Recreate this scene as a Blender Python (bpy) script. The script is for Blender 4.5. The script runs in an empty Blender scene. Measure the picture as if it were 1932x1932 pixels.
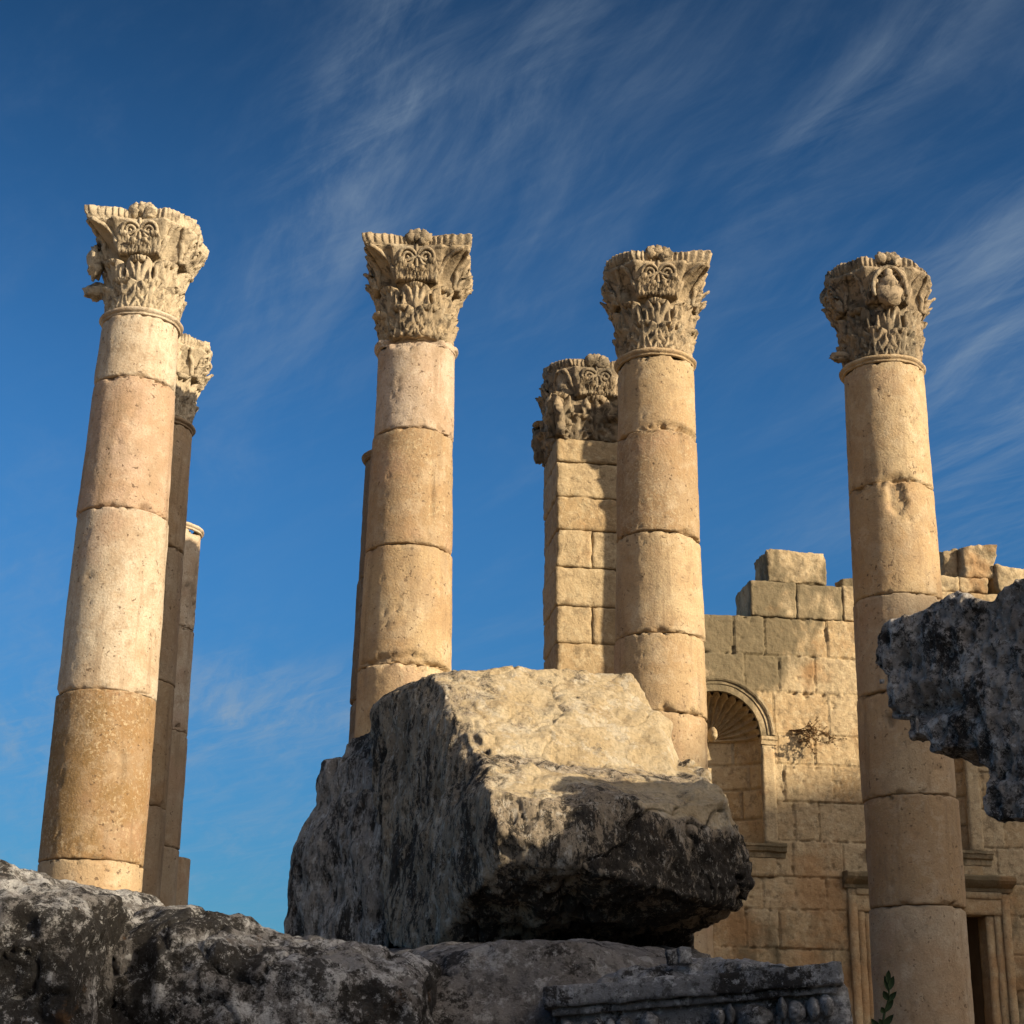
import bpy, bmesh, math, random
import numpy as np
from mathutils import Vector, Matrix, noise as mn

sc = bpy.context.scene
C = sc.collection
rad = math.radians

# ------------------------------------------------------------------ camera
F = 3236.0                       # focal length for a 1932 px wide picture
PITCH, ROLL, PSI = rad(19.5), rad(0.8), rad(8.0)
GROUND, TERRACE = -1.5, -0.3     # heights below the eye
CAM_M = Matrix.Rotation(math.pi / 2 + PITCH, 3, 'X') @ Matrix.Rotation(ROLL, 3, 'Z')
cam_data = bpy.data.cameras.new("camera")
cam_data.sensor_width = 36.0
cam_data.lens = 36.0 * F / 1932.0
cam_data.clip_start = 0.05
cam_data.clip_end = 3000.0
cam = bpy.data.objects.new("camera", cam_data)
cam.matrix_world = CAM_M.to_4x4()
C.objects.link(cam)
sc.camera = cam

# ------------------------------------------------------------------ sun and sky
SUN_AZ, SUN_EL = rad(57.0), rad(18.0)     # azimuth to the right of "behind the viewer"
SUN_H = Vector((math.sin(SUN_AZ), -math.cos(SUN_AZ), 0.0))
SUN_P = Vector((math.cos(SUN_AZ), math.sin(SUN_AZ), 0.0))
TO_SUN = (SUN_H * math.cos(SUN_EL) + Vector((0, 0, math.sin(SUN_EL)))).normalized()
sun_data = bpy.data.lights.new("sun", 'SUN')
sun_data.energy = 5.0
sun_data.angle = rad(0.53)
sun_data.color = (1.0, 0.825, 0.575)
sun = bpy.data.objects.new("sun", sun_data)
sun.rotation_euler = TO_SUN.to_track_quat('Z', 'Y').to_euler()
sun.location = (20, -20, 30)
C.objects.link(sun)

world = bpy.data.worlds.new("World")
sc.world = world
world.use_nodes = True
sc.view_settings.view_transform = 'Standard'
sc.view_settings.look = 'None'
sc.view_settings.exposure = 0.72
sc.view_settings.gamma = 1.0
sc.render.engine = 'CYCLES'
sc.cycles.use_denoising = True
sc.cycles.max_bounces = 6
sc.cycles.diffuse_bounces = 5


class NT:
    """small helper to wire node trees"""
    def __init__(self, tree):
        self.t = tree
        tree.nodes.clear()

    def n(self, typ, ins=None, **props):
        nd = self.t.nodes.new(typ)
        for k, v in props.items():
            setattr(nd, k, v)
        for k, v in (ins or {}).items():
            s = nd.inputs[k]
            if isinstance(v, bpy.types.NodeSocket):
                self.t.links.new(v, s)
            else:
                s.default_value = v
        return nd

    def math(self, op, a, b=0.0, c=0.0, clamp=False):
        return self.n('ShaderNodeMath', {0: a, 1: b, 2: c}, operation=op, use_clamp=clamp).outputs[0]

    def vmath(self, op, a, b=(0, 0, 0)):
        return self.n('ShaderNodeVectorMath', {0: a, 1: b}, operation=op).outputs[0]

    def mapr(self, v, a, b, c=0.0, d=1.0, smooth=True):
        nd = self.n('ShaderNodeMapRange', {'Value': v, 'From Min': a, 'From Max': b, 'To Min': c, 'To Max': d})
        nd.interpolation_type = 'SMOOTHSTEP' if smooth else 'LINEAR'
        nd.clamp = True
        return nd.outputs[0]

    def mix(self, fac, a, b, blend='MIX'):
        nd = self.n('ShaderNodeMix', data_type='RGBA', blend_type=blend)
        for idx, v in ((0, fac), (6, a), (7, b)):
            if isinstance(v, bpy.types.NodeSocket):
                self.t.links.new(v, nd.inputs[idx])
            else:
                nd.inputs[idx].default_value = v if idx == 0 else (*v, 1.0)[:4]
        return nd.outputs[2]

    def noise(self, vec, scale, detail=4.0, rough=0.55, dist=0.0):
        return self.n('ShaderNodeTexNoise', {'Vector': vec, 'Scale': scale, 'Detail': detail,
                                             'Roughness': rough, 'Distortion': dist}).outputs[0]

    def mapping(self, vec, loc=(0, 0, 0), rot=(0, 0, 0), scale=(1, 1, 1)):
        return self.n('ShaderNodeMapping', {'Vector': vec, 'Location': loc, 'Rotation': rot, 'Scale': scale}).outputs[0]


def build_world():
    t = NT(world.node_tree)
    sky = t.n('ShaderNodeTexSky', sky_type='NISHITA', sun_disc=False)
    sky.sun_elevation = SUN_EL
    sky.sun_rotation = math.atan2(SUN_H.x, SUN_H.y)
    sky.altitude = 600.0
    sky.air_density = 1.0
    sky.dust_density = 0.35
    sky.ozone_density = 2.2
    gm = t.n('ShaderNodeGamma', {'Color': sky.outputs[0], 'Gamma': 1.22}).outputs[0]
    blue = t.mix(1.0, gm, SKY_TINT, 'MULTIPLY')
    zz = t.n('ShaderNodeSeparateXYZ', {0: t.n('ShaderNodeTexCoord').outputs['Generated']}).outputs[2]
    tone = t.math('MULTIPLY', t.mapr(zz, 0.02, 0.36, 0.52, 1.0), t.mapr(zz, 0.36, 0.66, 1.0, 0.52))
    blue = t.n('ShaderNodeVectorMath', {0: blue, 'Scale': tone}, operation='SCALE').outputs[0]
    d = t.n('ShaderNodeTexCoord').outputs['Generated']
    sep = t.n('ShaderNodeSeparateXYZ', {0: d})
    z = t.math('MAXIMUM', sep.outputs[2], 0.05)
    # a thin cirrus sheet: plane coordinates above the viewer
    qx, qy = t.math('DIVIDE', sep.outputs[0], z), t.math('DIVIDE', sep.outputs[1], z)
    q = t.n('ShaderNodeCombineXYZ', {0: qx, 1: qy, 2: 0.0}).outputs[0]
    wob = t.math('MULTIPLY', t.math('SUBTRACT', t.noise(q, 1.6, 2.0), 0.5), 0.22)
    qw = t.vmath('ADD', q, t.n('ShaderNodeCombineXYZ', {0: wob, 1: 0.0, 2: 0.0}).outputs[0])

    def streaks(angle, sx, sy, scale, detail, rough, dist, loc=(0, 0, 0)):
        turned = t.mapping(qw, loc=loc, rot=(0, 0, rad(angle)))
        return t.noise(t.mapping(turned, scale=(sx, sy, 1)), scale, detail, rough, dist)
    fib = streaks(-19, 5.0, 0.85, 1.6, 10.0, 0.66, 0.35, (0.3, 1.7, 0))
    fib2 = streaks(-44, 11.0, 1.3, 1.7, 8.0, 0.68, 0.25, (3.0, 0.2, 0))
    soft = streaks(-28, 1.7, 0.75, 2.2, 8.0, 0.66, 0.3, (1.3, 5.0, 2.0))

    def blob(px, py, wx, wy=None, ang=0.0):
        """soft patch of sky round a sight line, stretched along a slant"""
        c = (CAM_M @ Vector((px - 966, 966 - py, -F))).normalized()
        a = (CAM_M @ Vector((math.cos(rad(ang)), math.sin(rad(ang)), 0)))
        b = (CAM_M @ Vector((-math.sin(rad(ang)), math.cos(rad(ang)), 0)))
        df = t.vmath('SUBTRACT', d, c)
        u = t.math('MULTIPLY', t.n('ShaderNodeVectorMath', {0: df, 1: a}, operation='DOT_PRODUCT').outputs['Value'], F / wx)
        v = t.math('MULTIPLY', t.n('ShaderNodeVectorMath', {0: df, 1: b}, operation='DOT_PRODUCT').outputs['Value'], F / (wy or wx))
        r2 = t.math('ADD', t.math('MULTIPLY', u, u), t.math('MULTIPLY', v, v))
        return t.math('DIVIDE', 1.0, t.math('ADD', 1.0, t.math('MULTIPLY', r2, r2)))
    env = t.math('MULTIPLY', t.mapr(soft, 0.44, 0.74), 0.22)
    for px, py, wx, wy, ang, g in ((720, 170, 330, 120, 62, 0.95), (610, 420, 230, 100, 60, 0.45), (1020, 110, 300, 60, 55, 0.50), (1090, 330, 330, 130, 52, 0.32),
                                   (1700, 110, 330, 70, 40, 0.42), (1560, 260, 300, 80, 48, 0.26), (1890, 470, 260, 100, 42, 0.30), (1930, 800, 330, 260, 70, 0.85), (1450, 520, 300, 150, 35, 0.22),
                                   (470, 1320, 330, 75, -6, 0.95), (80, 1390, 260, 70, 0, 0.80), (300, 1560, 600, 200, 0, 0.40), (20, 1080, 200, 90, 10, 0.28), (560, 760, 200, 130, 60, 0.15)):
        env = t.math('ADD', env, t.math('MULTIPLY', blob(px, py, wx, wy, ang), g))
    wisp = t.math('ADD', t.math('MULTIPLY', t.mapr(fib, 0.38, 0.72), 0.95), t.math('MULTIPLY', t.mapr(fib2, 0.44, 0.76), 0.40))
    wisp = t.math('ADD', wisp, t.math('MULTIPLY', t.mapr(soft, 0.35, 0.7), 0.30))
    cov = t.math('MULTIPLY', t.math('MULTIPLY', env, wisp), 0.37)
    cov = t.math('MINIMUM', cov, 0.62)
    col = t.mix(cov, blue, (CLOUD * 0.78, CLOUD * 1.0, CLOUD * 1.24))
    # warm fill glow added to the unseen sky round the sun, lifting the shade
    ds = t.n('ShaderNodeVectorMath', {0: d, 1: TO_SUN}, operation='DOT_PRODUCT').outputs['Value']
    fill_amt = t.math('MULTIPLY', t.mapr(ds, 0.32, 1.0), FILL_GLOW)
    glow = t.n('ShaderNodeVectorMath', {0: (1.0, 0.80, 0.56), 'Scale': fill_amt}, operation='SCALE').outputs[0]
    col = t.mix(1.0, col, glow, 'ADD')
    bg = t.n('ShaderNodeBackground', {'Color': col, 'Strength': 0.07})
    out = t.n('ShaderNodeOutputWorld')
    t.t.links.new(bg.outputs[0], out.inputs[0])


CLOUD = 3.3
FILL_GLOW = 17.0
SKY_TINT = (0.275, 0.61, 0.79)
build_world()


# ------------------------------------------------------------------ picture <-> place
def ray(x, y):
    return CAM_M @ Vector((x - 966.0, 966.0 - y, -F))


def at(x, y, Y):
    d = ray(x, y)
    return d * (Y / d.y)


E1 = Vector((math.cos(PSI), math.sin(PSI), 0))      # along the colonnade
E2 = Vector((-math.sin(PSI), math.cos(PSI), 0))     # away from the viewer
EZ = Vector((0, 0, 1))
P3 = at(1241, 1000, 17.5)
P3.z = 0.0


def hit(x, y, off):
    """point of the sight line on the upright plane parallel to the colonnade, off metres behind it"""
    d = ray(x, y)
    return d * ((P3.dot(E2) + off) / d.dot(E2))


def s_of(p):
    return (p - P3).dot(E1)


def frame(s, off, z):
    return P3 + E1 * s + E2 * off + EZ * z


# ------------------------------------------------------------------ object helpers
def tag(o, label=None, cat=None, group=None, kind=None):
    if label: o['label'] = label
    if cat: o['category'] = cat
    if group: o['group'] = group
    if kind: o['kind'] = kind
    elif label: o['kind'] = 'thing'
    return o


def empty(name, loc, label, cat, group=None):
    o = bpy.data.objects.new(name, None)
    o.empty_display_size = 0.3
    o.location = loc
    C.objects.link(o)
    return tag(o, label, cat, group)


def obj(name, V, Fc, mat, parent=None, origin=(0, 0, 0), smooth=True, attrs=None):
    """V: world (or parent-thing) coordinates; origin is subtracted and, for top-level objects, becomes the location"""
    V = np.asarray(V, dtype=np.float64).reshape(-1, 3) - np.asarray(origin, dtype=np.float64)
    me = bpy.data.meshes.new(name)
    me.from_pydata(V.tolist(), [], [list(f) for f in Fc])
    if smooth:
        me.polygons.foreach_set('use_smooth', [True] * len(me.polygons))
    for k, a in (attrs or {}).items():
        at_ = me.attributes.new(k, 'FLOAT', 'POINT')
        at_.data.foreach_set('value', np.asarray(a, dtype=np.float32))
    me.materials.append(mat)
    me.update()
    o = bpy.data.objects.new(name, me)
    C.objects.link(o)
    if parent is not None:
        o.parent = parent
    else:
        o.location = origin
    return o


def grid_faces(n, m, closed=False, base=0):
    f = []
    mm = m if closed else m - 1
    for i in range(n - 1):
        for j in range(mm):
            k = (j + 1) % m
            f.append((base + i * m + j, base + i * m + k, base + (i + 1) * m + k, base + (i + 1) * m + j))
    return f


class Acc:
    def __init__(self):
        self.V, self.F, self.n = [], [], 0

    def add(self, V, Fc):
        V = np.asarray(V, dtype=np.float64).reshape(-1, 3)
        self.V.append(V)
        self.F += [tuple(i + self.n for i in f) for f in Fc]
        self.n += len(V)
        return self

    def verts(self):
        return np.concatenate(self.V) if self.V else np.zeros((0, 3))


def fbm(P, scale, octv=4, H=0.9, off=(0, 0, 0)):
    ox, oy, oz = off
    return np.array([mn.fractal(Vector((x * scale + ox, y * scale + oy, z * scale + oz)), H, 2.0, octv)
                     for x, y, z in P.tolist()])


def ridged(P, scale, octv=4, off=(0, 0, 0)):
    ox, oy, oz = off
    return np.array([mn.ridged_multi_fractal(Vector((x * scale + ox, y * scale + oy, z * scale + oz)), 0.9, 2.0, octv, 1.0, 2.0)
                     for x, y, z in P.tolist()])


def cell(P, scale, off=(0, 0, 0)):
    ox, oy, oz = off
    return np.array([mn.voronoi(Vector((x * scale + ox, y * scale + oy, z * scale + oz)))[0][0] for x, y, z in P.tolist()])


def weather(V, amp, scale, seed, octv=3):
    """push points by a three-way noise field, as worn carving"""
    s = seed * 7.31
    return V + amp * np.stack([fbm(V, scale, octv, 0.9, (s, 0, 0)), fbm(V, scale, octv, 0.9, (0, s, 3.7)),
                               fbm(V, scale, octv, 0.9, (1.3, 9.1, s))], axis=1)


def box_grid(h, cellsz):
    """closed box surface as a point grid: points, outward face normals, faces"""
    idx, V, N, Fc = {}, [], [], []
    cuts = [max(1, int(round(2 * a / cellsz))) for a in h]
    for ax in range(3):
        u, v = (ax + 1) % 3, (ax + 2) % 3
        for sgn in (-1, 1):
            nu, nv = cuts[u], cuts[v]
            ids = np.zeros((nu + 1, nv + 1), int)
            for i in range(nu + 1):
                for j in range(nv + 1):
                    ijk = [0, 0, 0]
                    ijk[ax] = 0 if sgn < 0 else cuts[ax]
                    ijk[u], ijk[v] = i, j
                    key = tuple(ijk)
                    if key not in idx:
                        idx[key] = len(V)
                        V.append([(2.0 * ijk[k] / cuts[k] - 1) * h[k] for k in range(3)])
                    ids[i, j] = idx[key]
            for i in range(nu):
                for j in range(nv):
                    q = (ids[i, j], ids[i + 1, j], ids[i + 1, j + 1], ids[i, j + 1])
                    Fc.append(q if sgn > 0 else q[::-1])
    return np.array(V), Fc


def rough_box(center, h, axes, cellsz=0.04, bevel=0.03, amp=0.012, seed=0, chip=1.0):
    h = np.array(h, float)
    V, Fc = box_grid(h, cellsz)
    s = seed * 3.17
    nz = fbm(V, 3.0 / max(0.25, h.max()), 4, 0.8, (s, s * 0.3, 1.1))
    b = np.clip(bevel * (0.55 + chip * 1.4 * np.maximum(nz, -0.3)), 0.15 * bevel, 0.45 * h.min())[:, None]
    inner = np.clip(V, -(h - b), h - b)
    dvec = V - inner
    ln = np.linalg.norm(dvec, axis=1, keepdims=True)
    nrm = dvec / np.maximum(ln, 1e-9)
    P = inner + nrm * b
    P += nrm * (amp * fbm(V, 5.0, 4, 0.8, (2.2, s, 0.4)) - amp * 1.2 * np.maximum(0, fbm(V, 14.0, 3, 0.7, (s, 5, 5)) - 0.25))[:, None]
    A = np.array([list(a) for a in axes])
    return np.array(center) + P @ A, Fc


def tube(path, r, nseg=8, closed_ends=True):
    path = [Vector(p) for p in path]
    rr = r if hasattr(r, '__len__') else [r] * len(path)
    V, Fc = [], []
    prev = None
    for i, p in enumerate(path):
        t = (path[min(i + 1, len(path) - 1)] - path[max(i - 1, 0)]).normalized()
        a = prev if prev is not None else (Vector((0, 0, 1)) if abs(t.z) < 0.9 else Vector((1, 0, 0)))
        n1 = (a - t * a.dot(t)).normalized()
        prev = n1
        n2 = t.cross(n1)
        for k in range(nseg):
            ang = 2 * math.pi * k / nseg
            V.append(p + n1 * (math.cos(ang) * rr[i]) + n2 * (math.sin(ang) * rr[i]))
    Fc = grid_faces(len(path), nseg, True)
    if closed_ends:
        Fc.append(tuple(reversed(range(nseg))))
        Fc.append(tuple(range((len(path) - 1) * nseg, len(path) * nseg)))
    return np.array([list(v) for v in V]), Fc


def lump(center, r, axes=None, seed=0, amp=0.15, nu=14, nv=10):
    """worn ellipsoid"""
    r = np.array(r, float)
    V = []
    for i in range(nv + 1):
        th = math.pi * i / nv
        for j in range(nu):
            ph = 2 * math.pi * j / nu
            V.append([math.sin(th) * math.cos(ph), math.sin(th) * math.sin(ph), math.cos(th)])
    V = np.array(V)
    V = V * (1 + amp * fbm(V, 1.6, 3, 0.8, (seed * 2.3, 1, 4)))[:, None] * r
    if axes is not None:
        V = V @ np.array([list(a) for a in axes])
    return V + np.array(center), grid_faces(nv + 1, nu, True)


def remesh(V, Fc, voxel, smooth_iter=2):
    me = bpy.data.meshes.new("tmp")
    me.from_pydata([list(map(float, v)) for v in V], [], [list(f) for f in Fc])
    o = bpy.data.objects.new("tmp", me)
    C.objects.link(o)
    m = o.modifiers.new("r", 'REMESH')
    m.mode = 'VOXEL'
    m.voxel_size = voxel
    if smooth_iter:
        sm = o.modifiers.new("s", 'SMOOTH')
        sm.iterations = smooth_iter
        sm.factor = 0.5
    dg = bpy.context.evaluated_depsgraph_get()
    ev = o.evaluated_get(dg)
    m2 = ev.to_mesh()
    n = len(m2.vertices)
    co = np.zeros(n * 3)
    m2.vertices.foreach_get('co', co)
    no = np.zeros(n * 3)
    m2.vertices.foreach_get('normal', no)
    fc = [tuple(p.vertices) for p in m2.polygons]
    ev.to_mesh_clear()
    bpy.data.objects.remove(o)
    bpy.data.meshes.remove(me)
    return co.reshape(-1, 3), no.reshape(-1, 3), fc


def hull(points):
    bm = bmesh.new()
    for p in points:
        bm.verts.new(p)
    r = bmesh.ops.convex_hull(bm, input=bm.verts)
    junk = list({g for g in r['geom_interior'] + r['geom_unused'] if isinstance(g, bmesh.types.BMVert)})
    bmesh.ops.delete(bm, geom=junk, context='VERTS')
    bmesh.ops.recalc_face_normals(bm, faces=bm.faces)
    bm.verts.index_update()
    V = np.array([list(v.co) for v in bm.verts])
    Fc = [tuple(v.index for v in f.verts) for f in bm.faces]
    bm.free()
    return V, Fc


# ------------------------------------------------------------------ materials
def new_mat(name):
    m = bpy.data.materials.new(name)
    m.use_nodes = True
    return m, NT(m.node_tree)


def finish(t, col, height, strength=0.5, dist=0.02, rough=0.9):
    bump = t.n('ShaderNodeBump', {'Height': height, 'Strength': strength, 'Distance': dist})
    b = t.n('ShaderNodeBsdfPrincipled', {'Base Color': col, 'Roughness': rough, 'Normal': bump.outputs[0]})
    b.inputs['Specular IOR Level'].default_value = 0.25
    out = t.n('ShaderNodeOutputMaterial')
    t.t.links.new(b.outputs[0], out.inputs[0])


def drum_material():
    """limestone of the shafts: object colour = the drum's own stone, object property mottle = pale flecking"""
    m, t = new_mat("shaft_limestone")
    info = t.n('ShaderNodeObjectInfo')
    pos = t.n('ShaderNodeNewGeometry').outputs['Position']
    off = t.n('ShaderNodeCombineXYZ', {0: t.math('MULTIPLY', info.outputs['Random'], 37.0), 1: t.math('MULTIPLY', info.outputs['Random'], 91.0), 2: 0.0}).outputs[0]
    p = t.vmath('ADD', pos, off)
    mot = t.n('ShaderNodeAttribute', attribute_type='OBJECT', attribute_name='mottle').outputs['Fac']
    base = info.outputs['Color']
    broad = t.noise(p, 1.7, 5.0, 0.6, 0.4)
    c = t.mix(t.mapr(broad, 0.35, 0.68), base, t.mix(0.55, base, (0.33, 0.20, 0.10)))
    c = t.mix(t.math('MULTIPLY', t.mapr(t.noise(p, 3.1, 5.0, 0.6, 0.6), 0.52, 0.68), 0.5), c, t.mix(0.5, base, (0.60, 0.52, 0.40)))
    pink = t.mapr(t.noise(t.vmath('ADD', p, (9, 3, 1)), 1.1, 3.0), 0.56, 0.70)
    c = t.mix(t.math('MULTIPLY', pink, 0.35), c, (0.42, 0.27, 0.20))
    blot = t.noise(t.vmath('ADD', p, (2, 8, 5)), 5.0, 10.0, 0.74, 0.2)
    c = t.mix(t.mapr(blot, 0.53, 0.62, 0.0, 0.45), c, (0.25, 0.175, 0.105))
    c = t.mix(t.mapr(blot, 0.47, 0.38, 0.0, 0.40), c, t.mix(0.5, base, (0.62, 0.54, 0.42)))
    fl = t.math('MULTIPLY', t.mapr(t.noise(p, 27.0, 8.0, 0.72, 0.3), 0.50, 0.60), t.mapr(t.noise(p, 2.2, 5.0, 0.6), 0.38, 0.62, 0.25, 1.0))
    c = t.mix(t.math('MULTIPLY', fl, t.math('MULTIPLY', mot, 0.85)), c, (0.50, 0.40, 0.26))
    streak = t.noise(t.mapping(p, scale=(7.0, 7.0, 0.55)), 1.0, 5.0, 0.6)
    c = t.mix(t.math('MULTIPLY', t.mapr(streak, 0.52, 0.68), 0.5), c, (0.20, 0.14, 0.085))
    fine = t.noise(p, 48.0, 6.0, 0.75)
    c = t.mix(t.mapr(fine, 0.42, 0.66, 0.0, 0.42), c, (0.24, 0.165, 0.10))
    wear = t.mapr(t.noise(t.vmath('ADD', p, (5, 5, 2)), 2.6, 7.0, 0.7), 0.48, 0.66)
    c = t.mix(t.math('MULTIPLY', wear, 0.45), c, (0.30, 0.225, 0.15))
    ck = t.math('ABSOLUTE', t.math('SUBTRACT', t.noise(t.mapping(p, scale=(1.6, 1.6, 0.7)), 1.3, 6.0, 0.6), 0.5))
    ck = t.math('MULTIPLY', t.mapr(ck, 0.0, 0.006, 1.0, 0.0), t.mapr(t.noise(t.vmath('ADD', p, (7, 2, 2)), 0.7, 2.0), 0.58, 0.62))
    c = t.mix(t.math('MULTIPLY', ck, 0.3), c, (0.10, 0.065, 0.04))
    pores = t.math('MULTIPLY', t.mapr(t.noise(p, 22.0, 5.0, 0.62, 0.3), 0.61, 0.65), t.mapr(t.noise(p, 3.0, 4.0), 0.40, 0.58))
    c = t.mix(t.math('MULTIPLY', pores, 0.8), c, (0.11, 0.07, 0.045))
    h = t.math('ADD', t.math('MULTIPLY', t.noise(p, 42.0, 6.0, 0.68), 0.9), t.math('MULTIPLY', fl, t.math('MULTIPLY', mot, 0.25)))
    h = t.math('SUBTRACT', t.math('SUBTRACT', h, t.math('MULTIPLY', pores, 0.9)), t.math('MULTIPLY', ck, 0.3))
    finish(t, c, h, 0.6, 0.024)
    return m


def carving_material(name, base, grey, dark, grey_amt=0.5):
    """weathered carved limestone with grey and black crust"""
    m, t = new_mat(name)
    pos = t.n('ShaderNodeNewGeometry').outputs['Position']
    broad = t.noise(pos, 2.3, 5.0, 0.6, 0.5)
    c = t.mix(t.math('MULTIPLY', t.mapr(broad, 0.40, 0.66), grey_amt), base, grey)
    n2 = t.noise(pos, 9.0, 6.0, 0.65, 0.6)
    c = t.mix(t.math('MULTIPLY', t.mapr(n2, 0.50, 0.64), 0.8), c, dark)
    n3 = t.noise(t.vmath('ADD', pos, (4, 8, 2)), 6.0, 5.0, 0.6)
    c = t.mix(t.math('MULTIPLY', t.mapr(n3, 0.55, 0.70), 0.6), c, (0.52, 0.45, 0.33))
    c = t.mix(t.mapr(t.noise(pos, 45.0, 4.0, 0.7), 0.35, 0.75, 0.0, 0.35), c, (0.18, 0.13, 0.09))
    finish(t, c, t.noise(pos, 22.0, 7.0, 0.7), 0.8, 0.03)
    return m


def masonry_material():
    m, t = new_mat("ashlar_limestone")
    pos = t.n('ShaderNodeNewGeometry').outputs['Position']
    tint = t.n('ShaderNodeAttribute', attribute_name='tint').outputs['Fac']
    stain = t.n('ShaderNodeAttribute', attribute_name='stain').outputs['Fac']
    c = t.mix(tint, (0.45, 0.355, 0.225), (0.345, 0.235, 0.12))
    c = t.mix(t.mapr(t.noise(pos, 1.6, 5.0, 0.6, 0.5), 0.36, 0.66, 0.0, 0.55), c, (0.44, 0.345, 0.21))
    fl = t.mapr(t.noise(pos, 11.0, 6.0, 0.66, 0.4), 0.49, 0.62)
    c = t.mix(t.math('MULTIPLY', fl, 0.5), c, (0.54, 0.45, 0.30))
    gd = t.mapr(t.noise(t.vmath('ADD', pos, (1, 7, 4)), 8.0, 9.0, 0.75), 0.50, 0.62)
    c = t.mix(t.math('MULTIPLY', gd, 0.65), c, (0.19, 0.145, 0.09))
    st = t.noise(t.mapping(pos, scale=(1.4, 1.4, 0.8)), 1.5, 5.0, 0.62, 0.4)
    sm = t.math('MULTIPLY', t.mapr(t.math('ADD', st, t.math('MULTIPLY', stain, 0.52)), 0.58, 0.80), 0.90)
    c = t.mix(sm, c, (0.125, 0.105, 0.065))
    low = t.mapr(t.n('ShaderNodeSeparateXYZ', {0: pos}).outputs[2], 4.6, 2.6)  # besides rust, extra orange low down paints in warm light bounced into the shade
    rust_bounce = t.mapr(t.math('ADD', t.noise(t.vmath('ADD', pos, (3, 3, 8)), 1.1, 5.0, 0.6), t.math('MULTIPLY', low, 0.14)), 0.54, 0.72)
    c = t.mix(t.math('MULTIPLY', rust_bounce, 0.60), c, (0.35, 0.19, 0.08))
    c = t.mix(t.mapr(t.noise(pos, 40.0, 4.0, 0.7), 0.35, 0.75, 0.0, 0.3), c, (0.17, 0.11, 0.06))
    pores = t.mapr(t.noise(pos, 24.0, 3.0, 0.6, 0.8), 0.66, 0.74)
    c = t.mix(t.math('MULTIPLY', pores, 0.5), c, (0.11, 0.075, 0.045))
    h = t.math('SUBTRACT', t.noise(pos, 19.0, 7.0, 0.68), t.math('MULTIPLY', pores, 0.6))
    finish(t, c, h, 0.7, 0.03)
    return m


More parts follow.
